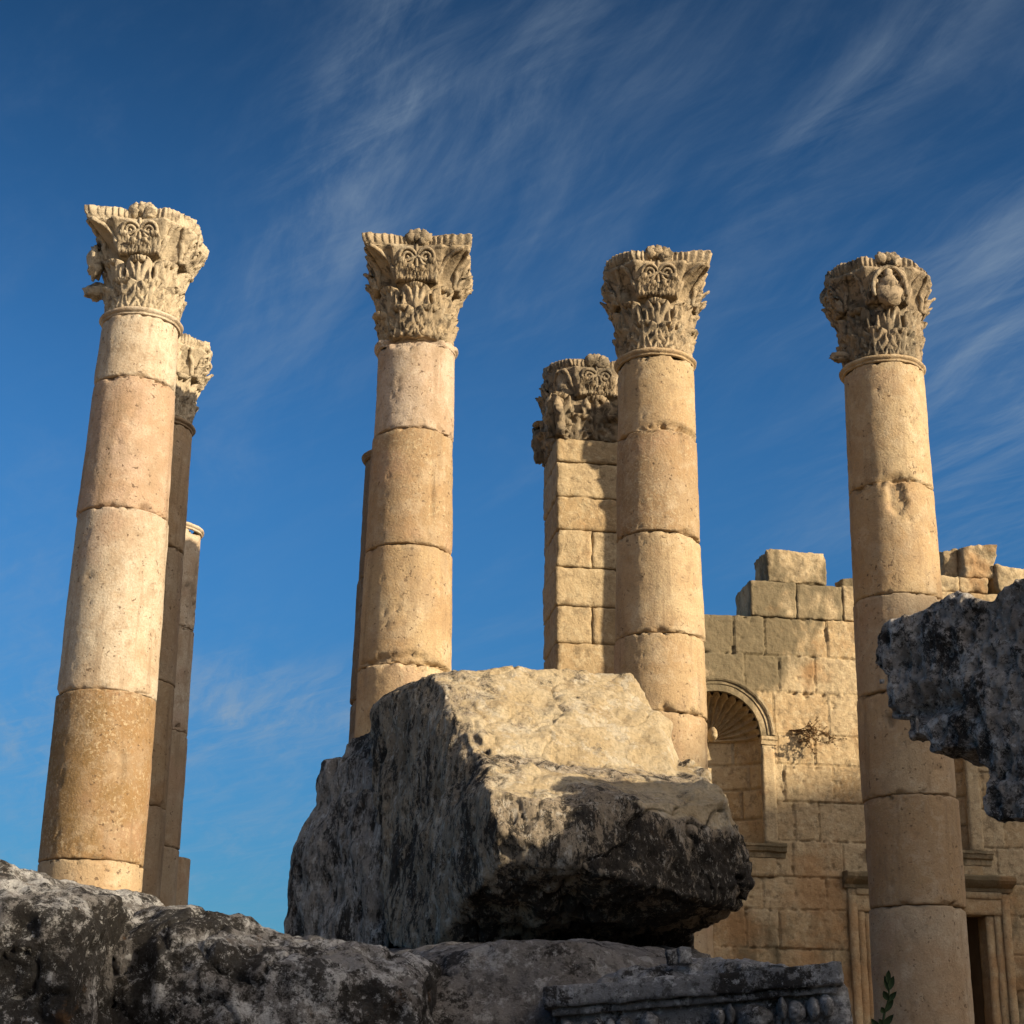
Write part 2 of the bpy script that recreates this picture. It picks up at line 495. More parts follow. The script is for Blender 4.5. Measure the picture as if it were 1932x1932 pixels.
def lichen_rock_material(name, base, base2, pale, black=0.5, paleamt=0.5, orange=0.3, stretch=(1, 1, 1), warm=(0.66, 0.555, 0.385)):
    """field stone under black and pale lichen; vertex attribute clean = freshly broken, lichen free stone"""
    m, t = new_mat(name)
    pos = t.n('ShaderNodeNewGeometry').outputs['Position']
    ps = t.mapping(pos, scale=stretch)
    clean = t.n('ShaderNodeAttribute', attribute_name='clean').outputs['Fac']
    c = t.mix(t.mapr(t.noise(pos, 3.2, 6.0, 0.65, 0.4), 0.36, 0.64), base, base2)
    # broken face: warm cream, its own blotches
    w = t.mix(t.mapr(t.noise(pos, 4.0, 6.0, 0.65, 0.5), 0.35, 0.65), warm, (0.54, 0.42, 0.255))
    w = t.mix(t.math('MULTIPLY', t.mapr(t.noise(pos, 7.0, 12.0, 0.8), 0.54, 0.60), 0.5), w, (0.36, 0.25, 0.135))
    w = t.mix(t.math('MULTIPLY', t.mapr(t.noise(t.vmath('ADD', pos, (2, 5, 7)), 6.0, 10.0, 0.78), 0.53, 0.60), 0.75), w, (0.70, 0.63, 0.50))
    cl = t.mapr(t.math('ADD', clean, t.math('MULTIPLY', t.math('SUBTRACT', t.noise(pos, 6.0, 10.0, 0.78), 0.5), 1.2)), 0.34, 0.52)
    pl = t.mapr(t.noise(ps, 7.5, 12.0, 0.80, 0.1), 0.60 - 0.14 * paleamt, 0.64 - 0.12 * paleamt)
    c = t.mix(t.math('MULTIPLY', pl, 0.85), c, pale)
    spots = t.n('ShaderNodeTexVoronoi', {'Vector': t.vmath('ADD', pos, t.n('ShaderNodeVectorMath', {0: t.n('ShaderNodeTexNoise', {'Vector': pos, 'Scale': 30.0}).outputs['Color'], 'Scale': 0.05}, operation='SCALE').outputs[0]), 'Scale': 17.0, 'Randomness': 1.0}).outputs['Distance']
    sel = t.mapr(t.noise(pos, 4.4, 3.0), 0.55, 0.62)
    c = t.mix(t.math('MULTIPLY', t.mapr(spots, 0.30, 0.20), t.math('MULTIPLY', sel, 0.8)), c, pale)
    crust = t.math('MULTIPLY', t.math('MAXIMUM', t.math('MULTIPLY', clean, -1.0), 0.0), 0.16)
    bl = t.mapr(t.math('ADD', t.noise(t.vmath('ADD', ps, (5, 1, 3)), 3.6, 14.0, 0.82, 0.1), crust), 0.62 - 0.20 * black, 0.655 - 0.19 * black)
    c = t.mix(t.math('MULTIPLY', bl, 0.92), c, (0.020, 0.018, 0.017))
    bl2 = t.mapr(t.noise(ps, 24.0, 10.0, 0.82, 0.1), 0.52, 0.565)
    c = t.mix(t.math('MULTIPLY', bl2, 0.80 * min(1.0, black * 1.6)), c, (0.022, 0.020, 0.018))
    gr = t.mapr(t.noise(t.vmath('ADD', ps, (1, 9, 3)), 30.0, 9.0, 0.82), 0.56, 0.61)
    c = t.mix(t.math('MULTIPLY', gr, 0.8), c, pale)
    og = t.mapr(t.noise(t.vmath('ADD', pos, (11, 2, 6)), 6.0, 8.0, 0.7, 0.1), 0.60, 0.68)
    c = t.mix(t.math('MULTIPLY', og, orange), c, (0.30, 0.15, 0.05))
    c = t.mix(cl, c, w)
    c = t.mix(t.mapr(t.noise(pos, 55.0, 6.0, 0.75), 0.45, 0.70, 0.0, 0.35), c, (0.07, 0.055, 0.04))
    h = t.math('ADD', t.noise(ps, 26.0, 9.0, 0.78), t.math('MULTIPLY', t.noise(pos, 80.0, 5.0, 0.75), 0.5))
    finish(t, c, h, 0.9, 0.035, 0.95)
    return m


def plain_material(name, a, b, scale, strength=0.5, dist=0.03):
    m, t = new_mat(name)
    pos = t.n('ShaderNodeNewGeometry').outputs['Position']
    c = t.mix(t.mapr(t.noise(pos, scale, 6.0, 0.65), 0.35, 0.65), a, b)
    finish(t, c, t.noise(pos, scale * 6, 6.0, 0.7), strength, dist)
    return m


M_DRUM = drum_material()
M_CAP = carving_material("carved_limestone", (0.42, 0.33, 0.215), (0.22, 0.18, 0.125), (0.05, 0.042, 0.03), 0.75)
M_CAP_PALE = carving_material("pale_carved_limestone", (0.50, 0.42, 0.30), (0.36, 0.30, 0.21), (0.13, 0.10, 0.07), 0.35)
M_CAP_GREY = carving_material("grey_carved_limestone", (0.35, 0.275, 0.185), (0.165, 0.14, 0.10), (0.035, 0.03, 0.024), 0.95)
M_ASH = masonry_material()
M_BLOCK = lichen_rock_material("broken_block_stone", (0.33, 0.27, 0.20), (0.45, 0.375, 0.28), (0.62, 0.57, 0.49), 0.585, 0.45, 0.12, (1.6, 1.6, 0.75))
M_FORE = lichen_rock_material("foreground_lichen_stone", (0.215, 0.20, 0.19), (0.35, 0.335, 0.325), (0.70, 0.70, 0.70), 0.62, 0.75, 0.40)
M_MID = lichen_rock_material("grey_bedrock_stone", (0.20, 0.185, 0.175), (0.29, 0.27, 0.255), (0.46, 0.45, 0.44), 0.40, 0.35, 0.12)
M_DARK = lichen_rock_material("dark_cornice_stone", (0.32, 0.29, 0.265), (0.44, 0.405, 0.375), (0.70, 0.67, 0.64), 0.60, 0.5, 0.0, (1.2, 1.2, 1.0))
M_CARVED = lichen_rock_material("dark_carved_stone", (0.22, 0.22, 0.225), (0.34, 0.34, 0.345), (0.62, 0.62, 0.63), 0.48, 0.5, 0.0)
M_GROUND = plain_material("stony_ground", (0.36, 0.275, 0.175), (0.27, 0.20, 0.125), 0.8, 0.5, 0.05)
M_TERR = plain_material("terrace_paving", (0.42, 0.32, 0.20), (0.33, 0.24, 0.145), 1.2, 0.5, 0.03)
M_HILL = plain_material("dry_hillside", (0.24, 0.20, 0.12), (0.14, 0.13, 0.075), 0.15, 0.5, 0.3)
M_TWIG = plain_material("dry_twig", (0.20, 0.12, 0.055), (0.11, 0.065, 0.03), 30.0, 0.2, 0.002)
M_LEAF = plain_material("dark_green_leaf", (0.016, 0.030, 0.012), (0.035, 0.055, 0.022), 30.0, 0.2, 0.002)
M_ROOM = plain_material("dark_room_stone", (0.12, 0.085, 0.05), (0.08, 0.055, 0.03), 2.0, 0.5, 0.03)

# ------------------------------------------------------------------ ground, terrace, hill
def quad_sheet(name, x0, x1, y0, y1, z, nx, ny, amp, mat, seed):
    xs, ys = np.linspace(x0, x1, nx), np.linspace(y0, y1, ny)
    X, Y = np.meshgrid(xs, ys)
    V = np.stack([X.ravel(), Y.ravel(), np.full(X.size, z)], axis=1)
    V[:, 2] += amp * fbm(V, 0.35, 4, 0.9, (seed, 0, 0))
    return obj(name, V, grid_faces(ny, nx), mat)


tag(quad_sheet("ground", -700, 700, -700, 1400, GROUND, 160, 200, 0.05, M_GROUND, 3), kind='structure')


def terrace():
    A = Acc()
    V, Fc = box_grid((20.0, 18.0, 0.59), 1.0)
    c = frame(2.0, 16.8, TERRACE - 0.595)
    A.add(np.array(c) + V @ np.array([list(E1), list(E2), list(EZ)]), Fc)
    tag(obj("terrace", A.verts(), A.F, M_TERR, smooth=False), kind='structure')


terrace()


def hillside():
    """the slope behind the viewer's right shoulder whose crest already keeps the low sun off the foreground"""
    dist = 60.0
    prof = [(-80, -1.0), (-10, 0.6), (3, 1.6), (6, 2.1), (12, 4.5), (15.2, 5.75), (16.8, 7.1), (18.5, 7.5), (23.5, 7.95), (40, 9.0), (120, 6.0)]
    px, ph = zip(*prof)
    ps = np.concatenate([np.linspace(-80, 0, 40), np.linspace(0.5, 30, 90), np.linspace(31, 120, 45)])
    crest = np.interp(ps, px, ph) + dist * math.tan(SUN_EL)
    rows = [(-14, 0.0), (-9, 0.45), (-4, 0.82), (0, 1.0), (5, 0.97), (25, 0.7), (60, 0.0)]
    V = []
    for da, fr in rows:
        for p, cz in zip(ps, crest):
            q = SUN_H * (dist + da) + SUN_P * float(p)
            z = GROUND - 0.3 + (cz - GROUND + 0.3) * fr
            if fr == 1.0:
                z += 0.10 * mn.fractal(Vector((p * 0.8, 1.0, 0)), 0.8, 2.0, 4)
            elif 0 < fr:
                z += min(0.6, 2.0 * (1 - fr)) * mn.fractal(Vector((p * 0.2, da * 0.2, 0)), 0.8, 2.0, 4) - 0.2
            V.append((q.x, q.y, z))
    tag(obj("hillside", V, grid_faces(len(rows), len(ps)), M_HILL), kind='structure')


hillside()


# ------------------------------------------------------------------ columns
def lathe_ring(prof, nseg=96):
    """prof: list of (radius, z)"""
    V = []
    for r, z in prof:
        for k in range(nseg):
            a = 2 * math.pi * k / nseg
            V.append((r * math.sin(a), -r * math.cos(a), z))
    return np.array(V), grid_faces(len(prof), nseg, True)


def drum_mesh(z0, z1, r0, r1, seed, gouges=(), chip=1.0, top_break=None, nseg=112):
    e = [0.0, 0.004, 0.010, 0.018, 0.030, 0.046, 0.070, 0.10]
    H = z1 - z0
    n_mid = max(4, int((H - 0.2) / 0.035))
    zs = [z0 + a for a in e] + list(np.linspace(z0 + 0.13, z1 - 0.13, n_mid)) + [z1 - a for a in reversed(e)]
    V = []
    for z in zs:
        f = (z - z0) / H
        for k in range(nseg):
            a = 2 * math.pi * k / nseg
            V.append((math.sin(a), -math.cos(a), z, f, a))
    V = np.array(V)
    R = r0 + (r1 - r0) * V[:, 3]
    P = np.stack([V[:, 0] * R, V[:, 1] * R, V[:, 2]], axis=1)
    s = seed * 5.77
    d = 0.006 * fbm(P, 1.6, 3, 0.9, (s, 0, 0)) + 0.0035 * fbm(P, 9.0, 4, 0.8, (0, s, 0))
    ed = np.minimum(V[:, 2] - z0, z1 - V[:, 2])
    cn = fbm(P, 5.0, 4, 0.7, (s, 2, 8))
    c2 = fbm(P, 12.0, 4, 0.6, (s, 7, 2))
    wid = 0.009 + 0.045 * chip * np.maximum(0, cn - 0.05) + 0.06 * chip * np.maximum(0, c2 - 0.2)
    d -= np.maximum(0, wid - ed) * 1.15
    big = fbm(P, 2.2, 3, 0.7, (3, s, 1))
    wid2 = 0.16 * chip * np.maximum(0, big - 0.22)
    d -= np.maximum(0, wid2 - ed) * 0.55
    pit = fbm(P, 14.0, 3, 0.6, (s, s, 1))
    d -= 0.04 * np.maximum(0, pit - 0.52)
    for (ga, gz, sa, sz, dep) in gouges:
        da = (V[:, 4] - math.radians(ga) + math.pi) % (2 * math.pi) - math.pi
        x = da * R / sa
        y = (V[:, 2] - gz) / sz
        q = x * x + y * y + 0.5 * cn
        d -= dep * np.clip((1.15 - q + 0.6 * c2) * 2.2, 0, 1.0)
    P[:, 0] += V[:, 0] * d
    P[:, 1] += V[:, 1] * d
    if top_break is not None:
        hgt = np.array([top_break(x, y) for x, y in P[:, :2]])
        P[:, 2] = np.minimum(P[:, 2], z1 - hgt)
    Fc = grid_faces(len(zs), nseg, True)
    Fc.append(tuple(reversed(range(nseg))))
    Fc.append(tuple(range((len(zs) - 1) * nseg, len(zs) * nseg)))
    return P, Fc


AX = np.array([list(E1), list(E2), list(EZ)])


def local(V, cx=0.0):
    """colonnade-aligned local axes -> thing-local world axes"""
    return np.asarray(V) @ AX


def smoothstep(a, b, x):
    t = np.clip((x - a) / (b - a), 0, 1)
    return t * t * (3 - 2 * t)


def leaf_mesh(place, z0, h, w, base_r, curl, seed, S=26, T=17, droop=150, rs=1.0):
    """one acanthus leaf: ribbed, lobed, its tip rolled outwards; place(x, r, z) -> local point"""
    rnd = random.Random(seed)
    front, back = [], []
    k1 = 2.7 + rnd.random() * 0.6
    bend = rnd.uniform(-0.06, 0.06) * w
    for i in range(S):
        s = i / (S - 1)
        if s < 0.70:
            q = s / 0.70
            z, r = z0 + h * 0.92 * q, 0.0
            out = 0.035 + 0.050 * q * q
            W = w * (0.78 + 0.30 * math.sin(math.pi * 0.85 * q))
            zz = z
        else:
            q = (s - 0.70) / 0.30
            ph = math.radians(droop) * q
            zz = z0 + h * 0.92 + curl * math.sin(ph)
            out = 0.085 + curl * 1.0 * (1 - math.cos(ph))
            W = w * (0.78 + 0.30 * math.sin(math.pi * 0.85)) * (1 - 0.62 * q * q)
        lob = 1 + 0.10 * math.sin(2 * math.pi * k1 * s + 0.6)
        for j in range(T):
            t_ = -1 + 2 * j / (T - 1)
            a = abs(t_)
            x = t_ * W * (1 + (lob - 1) * a) + bend * s
            rel = 0.030 * math.exp(-(t_ / 0.11) ** 2) + 0.026 * math.cos(2 * math.pi * (k1 * s - 1.7 * a)) * min(1.0, a * 2.6)
            rel += 0.018 * a * a - 0.02 * max(0, a - 0.85) * 6
            rel *= rs * (1.0 if s < 0.7 else 1 - 0.75 * (s - 0.7) / 0.3)
            zl = zz - 0.16 * W * a * a * (1 if s < 0.7 else 0.4)
            br = base_r(max(z0, min(zl, z0 + h)))
            front.append(place(x, br + out + rel, zl))
            back.append(place(x * 0.95, br + out - (0.07 if s < 0.7 else 0.06), zl - (0.05 if s > 0.7 else 0)))
    n = S * T
    V = np.array(front + back)
    Fc = grid_faces(S, T)
    Fc += [tuple(reversed(f)) for f in grid_faces(S, T, False, n)]
    rim = [j for j in range(T)] + [i * T + T - 1 for i in range(1, S)] + [(S - 1) * T + j for j in range(T - 2, -1, -1)] + [i * T for i in range(S - 2, 0, -1)]
    for a, b in zip(rim, rim[1:] + rim[:1]):
        Fc.append((a, a + n, b + n, b))
    return V, Fc


def clip_break(V, planes, seed):
    """snap off what lies beyond each plane (local axes), leaving a rough broken face"""
    for i, (n, d) in enumerate(planes):
        n = np.array(n, float)
        n /= np.linalg.norm(n)
        lim = d + 0.05 * fbm(V, 4.0, 4, 0.8, (seed + i, 3, 1))
        ex = np.maximum(0, V @ n - lim)
        V = V - np.outer(ex * 0.93, n)
    return V


def capital(parent, zb, zt, rn, seed, mat, corners, planes=(), square=None, extras=(), fleuron=True, wear=0.009, figure=False, lean=1.0, rot=0.0):
    """corners: reach of the four abacus horns (front left, front right, back right, back left)"""
    Hc = zt - zb
    rnd = random.Random(seed)
    half = square

    def plan(phi, r):
        """radius in direction phi: round, or a rounded square for the pier"""
        if half is None:
            return r
        c = max(abs(math.sin(phi)), abs(math.cos(phi)))
        return r / c if c > 0.74 else r / 0.74

    def bell(z):
        f = (z - zb) / Hc
        return rn - 0.075 + 0.05 * max(0, f) ** 1.5 if half is None else rn - 0.05 + 0.03 * max(0, f)

    quarter = math.pi / 2
    amid = rn * 1.20 if half is None else half * 1.06

    def outline(phi):
        # phi = 0 faces the viewer; horns at 45 degrees
        k = int(math.floor((phi % (2 * math.pi)) / quarter + 0.5)) % 4
        df = abs(((phi + math.pi / 4) % quarter) - math.pi / 4)
        ci = {0: 1, 1: 2, 2: 3, 3: 0}[int((phi % (2 * math.pi)) // quarter)]
        reach = corners[ci]
        full = 0.83 * lean if half is None else half * 1.55
        r = amid + (full - amid) * (df / (math.pi / 4)) ** 1.9
        return min(r, full * reach)

    def calathus(phi, z):
        f = (z - zb) / Hc
        b = plan(phi, bell(z))
        if f > 0.52:
            q = min(1.0, (f - 0.52) / 0.35)
            o = outline(phi) * 0.97
            b = b + (max(o, b) - b) * q ** 1.9
            df = ((phi + math.pi / 4) % quarter) - math.pi / 4
            x = abs(df) * b
            b += (0.085 - 0.03 * q) * (1 - smoothstep(0.19 + 0.08 * q, 0.245 + 0.08 * q, np.float64(x))) * min(1, q * 9)
        return b

    nseg, nz = 144, 40
    V = []
    for i in range(nz):
        z = zb + Hc * 0.88 * i / (nz - 1)
        for k in range(nseg):
            phi = 2 * math.pi * k / nseg
            r = calathus(phi, z)
            V.append((r * math.sin(phi), -r * math.cos(phi), z))
    Fc = grid_faces(nz, nseg, True) + [tuple(reversed(range(nseg))), tuple(range((nz - 1) * nseg, nz * nseg))]

    def put(name, V, Fc, par, wr=wear):
        V = clip_break(np.asarray(V, float), planes, seed)
        V = weather(V, wr, 7.0, seed)
        V = weather(V, wr * 0.4, 19.0, seed + 5)
        if rot:
            cr, sr = math.cos(rot), math.sin(rot)
            V = V @ np.array([[cr, sr, 0], [-sr, cr, 0], [0, 0, 1]])
        return obj(name, local(V), Fc, mat, par)
    cap = put("capital", V, Fc, parent)

    # abacus: concave sides, fluted edge, horns
    A = Acc()
    ns = 720
    prof = [(0.86, 0.90), (0.868, 0.955), (0.90, 0.965), (0.915, 0.99), (0.95, 1.0), (0.985, 1.01), (1.0, 0.985)]
    V = []
    for f, sc_ in prof:
        for k in range(ns):
            phi = 2 * math.pi * k / ns
            r = outline(phi) * sc_
            flute = 0.010 if f > 0.91 else 0.003
            r += flute * math.sin(phi * 76)
            top = 0.0
            if f > 0.99:
                top = -0.09 * max(0, mn.fractal(Vector((3.5 * math.sin(phi) + seed * 3, 3.5 * math.cos(phi), 2.0)), 0.5, 2.0, 4) - 0.05)
            V.append((r * math.sin(phi), -r * math.cos(phi), zb + Hc * f + top * (1 if half is None else 1.5)))
    Fc = grid_faces(len(prof), ns, True) + [tuple(reversed(range(ns))), tuple(range((len(prof) - 1) * ns, len(prof) * ns))]
    A.add(V, Fc)
    put("abacus", A.verts(), A.F, cap)

    # acanthus leaves
    def round_place(th):
        def f(x, r, z):
            a = th + x / max(r, 0.2)
            return (r * math.sin(a), -r * math.cos(a), z)
        return f

    def flat_place(th, x0):
        n = np.array([math.sin(th), -math.cos(th), 0]); t = np.array([math.cos(th), math.sin(th), 0])

        def f(x, r, z):
            return tuple(n * r + t * (x + x0) + np.array([0, 0, z]))
        return f
    rows = []
    if half is None:
        for k in range(8):
            rows.append((round_place(rad(45 * k)), 0.02, 0.50, 0.150, 0.036))
        for k in range(8):
            rows.append((round_place(rad(45 * k + 22.5)), 0.0, 0.285, 0.165, 0.030))
    else:
        for k in range(4):
            th = k * quarter
            for x0 in (-half * 0.95, 0.0, half * 0.95):
                rows.append((flat_place(th, x0), 0.02, 0.50, 0.165, 0.055))
            for x0 in (-half * 0.52, half * 0.52):
                rows.append((flat_place(th, x0), 0.0, 0.27, 0.20, 0.05))
    for i, (pl, f0, f1, w, cu) in enumerate(rows):
        V, Fc = leaf_mesh(pl, zb + f0 * Hc, f1 * Hc, w * rnd.uniform(0.92, 1.06), bell, cu * rnd.uniform(0.75, 1.25), seed * 40 + i,
                          droop=rnd.uniform(95, 150))
        put("acanthus_leaf", V, Fc, cap)

    # helices, stalks and the rims that sweep out to the horns, on each of the four faces
    for k in range(4):
        th = k * quarter
        for sg in (-1, 1):
            cx, cz = sg * 0.105, zb + 0.765 * Hc
            path = []
            for i in range(34):
                q = i / 33
                a = math.pi * (1.05 + 4.4 * q)
                rr = 0.096 * (1 - q) + 0.008
                x, z = cx + sg * rr * math.cos(a), cz - rr * math.sin(a)
                phi = math.atan2(x, 0.5)
                path.append((x, z))
            stem = [(sg * (0.06 + 0.125 * math.sin(i / 8 * 1.5)), zb + Hc * (0.55 + 0.20 * i / 8)) for i in range(8)]
            pts = []
            for x, z in stem + path:
                r = calathus(th + math.atan2(x, 0.52), z) * math.cos(math.atan2(x, 0.52)) + 0.012
                n = Vector((math.sin(th), -math.cos(th), 0)); t = Vector((math.cos(th), math.sin(th), 0))
                pts.append(n * r + t * x + Vector((0, 0, z)))
            V, Fc = tube(pts, [0.018] * 8 + [0.021 - 0.007 * i / 33 for i in range(34)], 8)
            put("helix", V, Fc, cap, wear * 0.7)
            # rim from the panel to the horn
            pts = []
            for i in range(20):
                q = i / 19
                phi = th + sg * rad(27 + 15.5 * q ** 0.85)
                z = zb + Hc * (0.55 + 0.31 * math.sin(q * math.pi / 2) ** 0.9)
                r = calathus(phi, z) + 0.006
                pts.append(Vector((r * math.sin(phi), -r * math.cos(phi), z)))
            V, Fc = tube(pts, [0.030 - 0.006 * i / 19 for i in range(20)], 8)
            put("volute_rim", V, Fc, cap)
            # curled stalk leaves between the helices and the leaf row
            for dx, hh, ww in ((0.165, 0.17, 0.060), (0.06, 0.10, 0.050)):
                n = np.array([math.sin(th), -math.cos(th), 0]); t = np.array([math.cos(th), math.sin(th), 0])

                def pl(x, r, z, n=n, t=t, dx=dx, sg=sg):
                    return tuple(n * r + t * (x + sg * dx) + np.array([0, 0, z]))
                V, Fc = leaf_mesh(pl, zb + 0.545 * Hc, hh * Hc, ww, lambda z, th=th: calathus(th, z) * 0.985, 0.035, seed * 90 + k * 9 + int(dx * 100), 16, 9, 110, 0.4)
                put("stalk_leaf", V, Fc, cap)
        pts = []
        for i in range(10):
            z = zb + Hc * (0.56 + 0.33 * i / 9)
            n = Vector((math.sin(th), -math.cos(th), 0))
            pts.append(n * (calathus(th, z) + 0.008) + Vector((0, 0, z)))
        V, Fc = tube(pts, [0.024 - 0.010 * i / 9 for i in range(10)], 8)
        put("stalk", V, Fc, cap, wear * 0.7)
        if fleuron:
            n = Vector((math.sin(th), -math.cos(th), 0))
            c = n * (amid * 1.02) + Vector((0, 0, zb + Hc * 0.955))
            t = Vector((math.cos(th), math.sin(th), 0))
            A = Acc()
            for j in range(5):
                a = rad(36 + 36 * j - 72 + 0)
                A.add(*lump(c + t * (0.10 * math.sin(a * 1.2)) + Vector((0, 0, 0.05 * math.cos(a))), (0.07, 0.06, 0.075), (t, n, EZ), seed + j, 0.35))
            put("fleuron", A.verts(), A.F, cap)
    if figure:
        n = Vector((0, -1, 0)); t = Vector((1, 0, 0))
        A = Acc()
        r0 = amid + 0.03
        A.add(*lump(n * r0 + Vector((0.0, 0, zb + Hc * 0.60)), (0.15, 0.10, 0.15), (t, n, EZ), 3, 0.25))
        A.add(*lump(n * r0 + Vector((0.0, 0, zb + Hc * 0.70)), (0.10, 0.09, 0.12), (t, n, EZ), 4, 0.25))
        A.add(*lump(n * (r0 + 0.02) + Vector((-0.01, 0, zb + Hc * 0.81)), (0.05, 0.055, 0.07), (t, n, EZ), 5, 0.15))
        put("carved_figure", A.verts(), A.F, cap)
        pts = [n * (r0 + 0.03) + Vector((0.185 * math.cos(a), 0, zb + Hc * (0.64 + 0.235 * math.sin(a)))) for a in np.linspace(-0.3, math.pi + 0.3, 24)]
        V, Fc = tube(pts, 0.026, 8)
        put("carved_arch", V, Fc, cap)
    for c, r, sd in extras:
        V, Fc = lump(c, r, None, sd, 0.35, 18, 14)
        put("broken_fragment", V, Fc, cap)
    return cap


def make_column(label, pos, joints, radii, colors, ztop=None, cap_mat=None, corners=None, seed=1, planes=(), extras=(), figure=False,
                ring=True, gouges=None, chips=None, group="standing columns of the ruin", name="column", fleuron=True, top_break=None, mottles=None, lean=1.0):
    """joints: heights from top to bottom; radii: one per joint"""
    base = Vector((pos.x, pos.y, TERRACE))
    th = empty(name, base, label, "column", group)
    o = np.array([0, 0, TERRACE])
    n = len(joints) - 1
    for i in range(n):
        z1, z0 = joints[i], joints[i + 1]
        g = (gouges or {}).get(i, ())
        jg = random.Random(seed * 77 + i)
        V, Fc = drum_mesh(z0 + jg.choice((0.001, 0.002, 0.006)), z1 - jg.choice((0.001, 0.002, 0.004)), radii[i + 1], radii[i], seed * 10 + i, g, (chips or {}).get(i, 1.0), top_break if i == 0 else None)
        jig = random.Random(seed * 31 + i)
        V[:, 0] += jig.uniform(-0.010, 0.010)
        V[:, 1] += jig.uniform(-0.010, 0.010)
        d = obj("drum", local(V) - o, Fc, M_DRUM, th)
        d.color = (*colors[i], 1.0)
        d['mottle'] = (mottles or {}).get(i, 0.35)
    # moulded base on a square plinth
    rb = radii[-1]
    zb = joints[-1]
    V, Fc = lathe_ring([(rb * 1.0, zb + 0.002), (rb * 1.06, zb - 0.03), (rb * 1.06, zb - 0.05), (rb * 1.16, zb - 0.09), (rb * 1.2, zb - 0.13), (rb * 1.1, zb - 0.17),
                        (rb * 1.1, zb - 0.21), (rb * 1.27, zb - 0.27), (rb * 1.32, zb - 0.33), (rb * 1.27, zb - 0.39), (0.02, zb - 0.395)], 64)
    b = obj("base", local(weather(V, 0.006, 6, seed)) - o, Fc, M_DRUM, th)
    b.color = (*colors[-1], 1.0); b['mottle'] = 0.3
    V, Fc = rough_box(np.array([0, 0, TERRACE + (zb - 0.39 - TERRACE) / 2]), (rb * 1.36, rb * 1.36, (zb - 0.39 - TERRACE) / 2), np.eye(3), 0.06, 0.03, 0.008, seed)
    b = obj("plinth", local(V) - o, Fc, M_DRUM, th)
    b.color = (*colors[-1], 1.0); b['mottle'] = 0.3
    zr = joints[0]
    rn = radii[0]
    ring_h = 0.075 if ring else 0.0
    if ring:
        V, Fc = lathe_ring([(rn - 0.02, zr - 0.005), (rn + 0.010, zr - 0.002), (rn + 0.014, zr + 0.012), (rn + 0.004, zr + 0.016), (rn + 0.022, zr + 0.024), (rn + 0.038, zr + 0.038),
                            (rn + 0.042, zr + 0.054), (rn + 0.030, zr + 0.070), (rn + 0.004, zr + 0.076), (rn - 0.1, zr + 0.077)], 128)
        if ring == 'broken':
            V = clip_break(V, [((-0.15, -1.0, 0.0), rn - 0.16), ((0.62, -0.78, 0.0), rn - 0.02)], seed)
        a = obj("astragal", local(weather(V, 0.007, 7, seed)) - o, Fc, M_DRUM, th)
        a.color = (*colors[0], 1.0); a['mottle'] = 0.3
    if ztop is not None:
        hold = bpy.data.objects.new("x", None)
        cap = capital(th, zr + ring_h, ztop, rn, seed, cap_mat or M_CAP, corners or (1, 1, 1, 1), planes, None, extras, fleuron, figure=figure, lean=lean, rot=rad(-7.5))
        bpy.data.objects.remove(hold)
        # capital meshes were made about z = 0 of the eye: bring them to the thing's base
        for q in [cap] + list(cap.children):
            q.data.transform(Matrix.Translation((0, 0, -TERRACE)))
    return th


CREAM, CREAM2, ROSE, TAN, OCHRE, HONEY = (0.54, 0.47, 0.37), (0.50, 0.44, 0.35), (0.45, 0.335, 0.255), (0.40, 0.305, 0.19), (0.20, 0.125, 0.05), (0.42, 0.315, 0.185)
PINKGREY, UMBER, SAND = (0.47, 0.385, 0.31), (0.33, 0.235, 0.135), (0.47, 0.37, 0.23)
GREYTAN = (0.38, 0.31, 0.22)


def col_z(x, y):
    return hit(x, y, -0.45).z


def colpos(x, y):
    p = hit(x, y, 0.0)
    return Vector((p.x, p.y, 0))


BASEZ = TERRACE + 0.62
# first from the left
make_column("pale cream column with an ochre lower drum, its capital missing the right front horn", colpos(231, 1000),
            [7.93, 7.21, 5.76, 3.88, 2.25, BASEZ], [0.403, 0.425, 0.462, 0.487, 0.496, 0.50],
            [CREAM, ROSE, CREAM2, OCHRE, TAN], 9.12, M_CAP_PALE, (1.0, 0.74, 0.86, 0.9), 1,
            planes=[((0.72, -0.69, 0.0), 0.585)],
            extras=[((-0.52, -0.16, 8.64), (0.09, 0.13, 0.19), 2), ((-0.50, -0.02, 8.36), (0.16, 0.09, 0.09), 3)],
            gouges={3: ((28, 3.15, 0.05, 0.17, 0.03),)}, mottles={0: 0.15, 1: 0.2, 2: 0.15, 3: 0.85, 4: 0.2}, chips={1: 1.3, 2: 1.2, 3: 0.7})
make_column("rosy tan column with a sharply horned capital, behind the broken boulder", colpos(773, 1000),
            [7.86, 6.85, 5.55, 4.29, 2.9, 1.6, BASEZ], [0.418, 0.428, 0.457, 0.48, 0.489, 0.495, 0.50],
            [PINKGREY, UMBER, HONEY, SAND, TAN, TAN], 9.06, M_CAP, (1.06, 1.02, 0.98, 1.0), 2, ring='broken',
            gouges={0: ((-24, 7.84, 0.20, 0.07, 0.05), (25, 7.90, 0.22, 0.07, 0.05)), 1: ((26, 6.05, 0.022, 0.28, 0.05),), 2: ((-10, 4.3, 0.45, 0.09, 0.05),), 3: ((30, 4.3, 0.3, 0.10, 0.05),)},
            mottles={0: 0.3, 1: 0.75, 2: 0.25}, chips={0: 1.2, 1: 0.8, 2: 1.0, 3: 1.1})
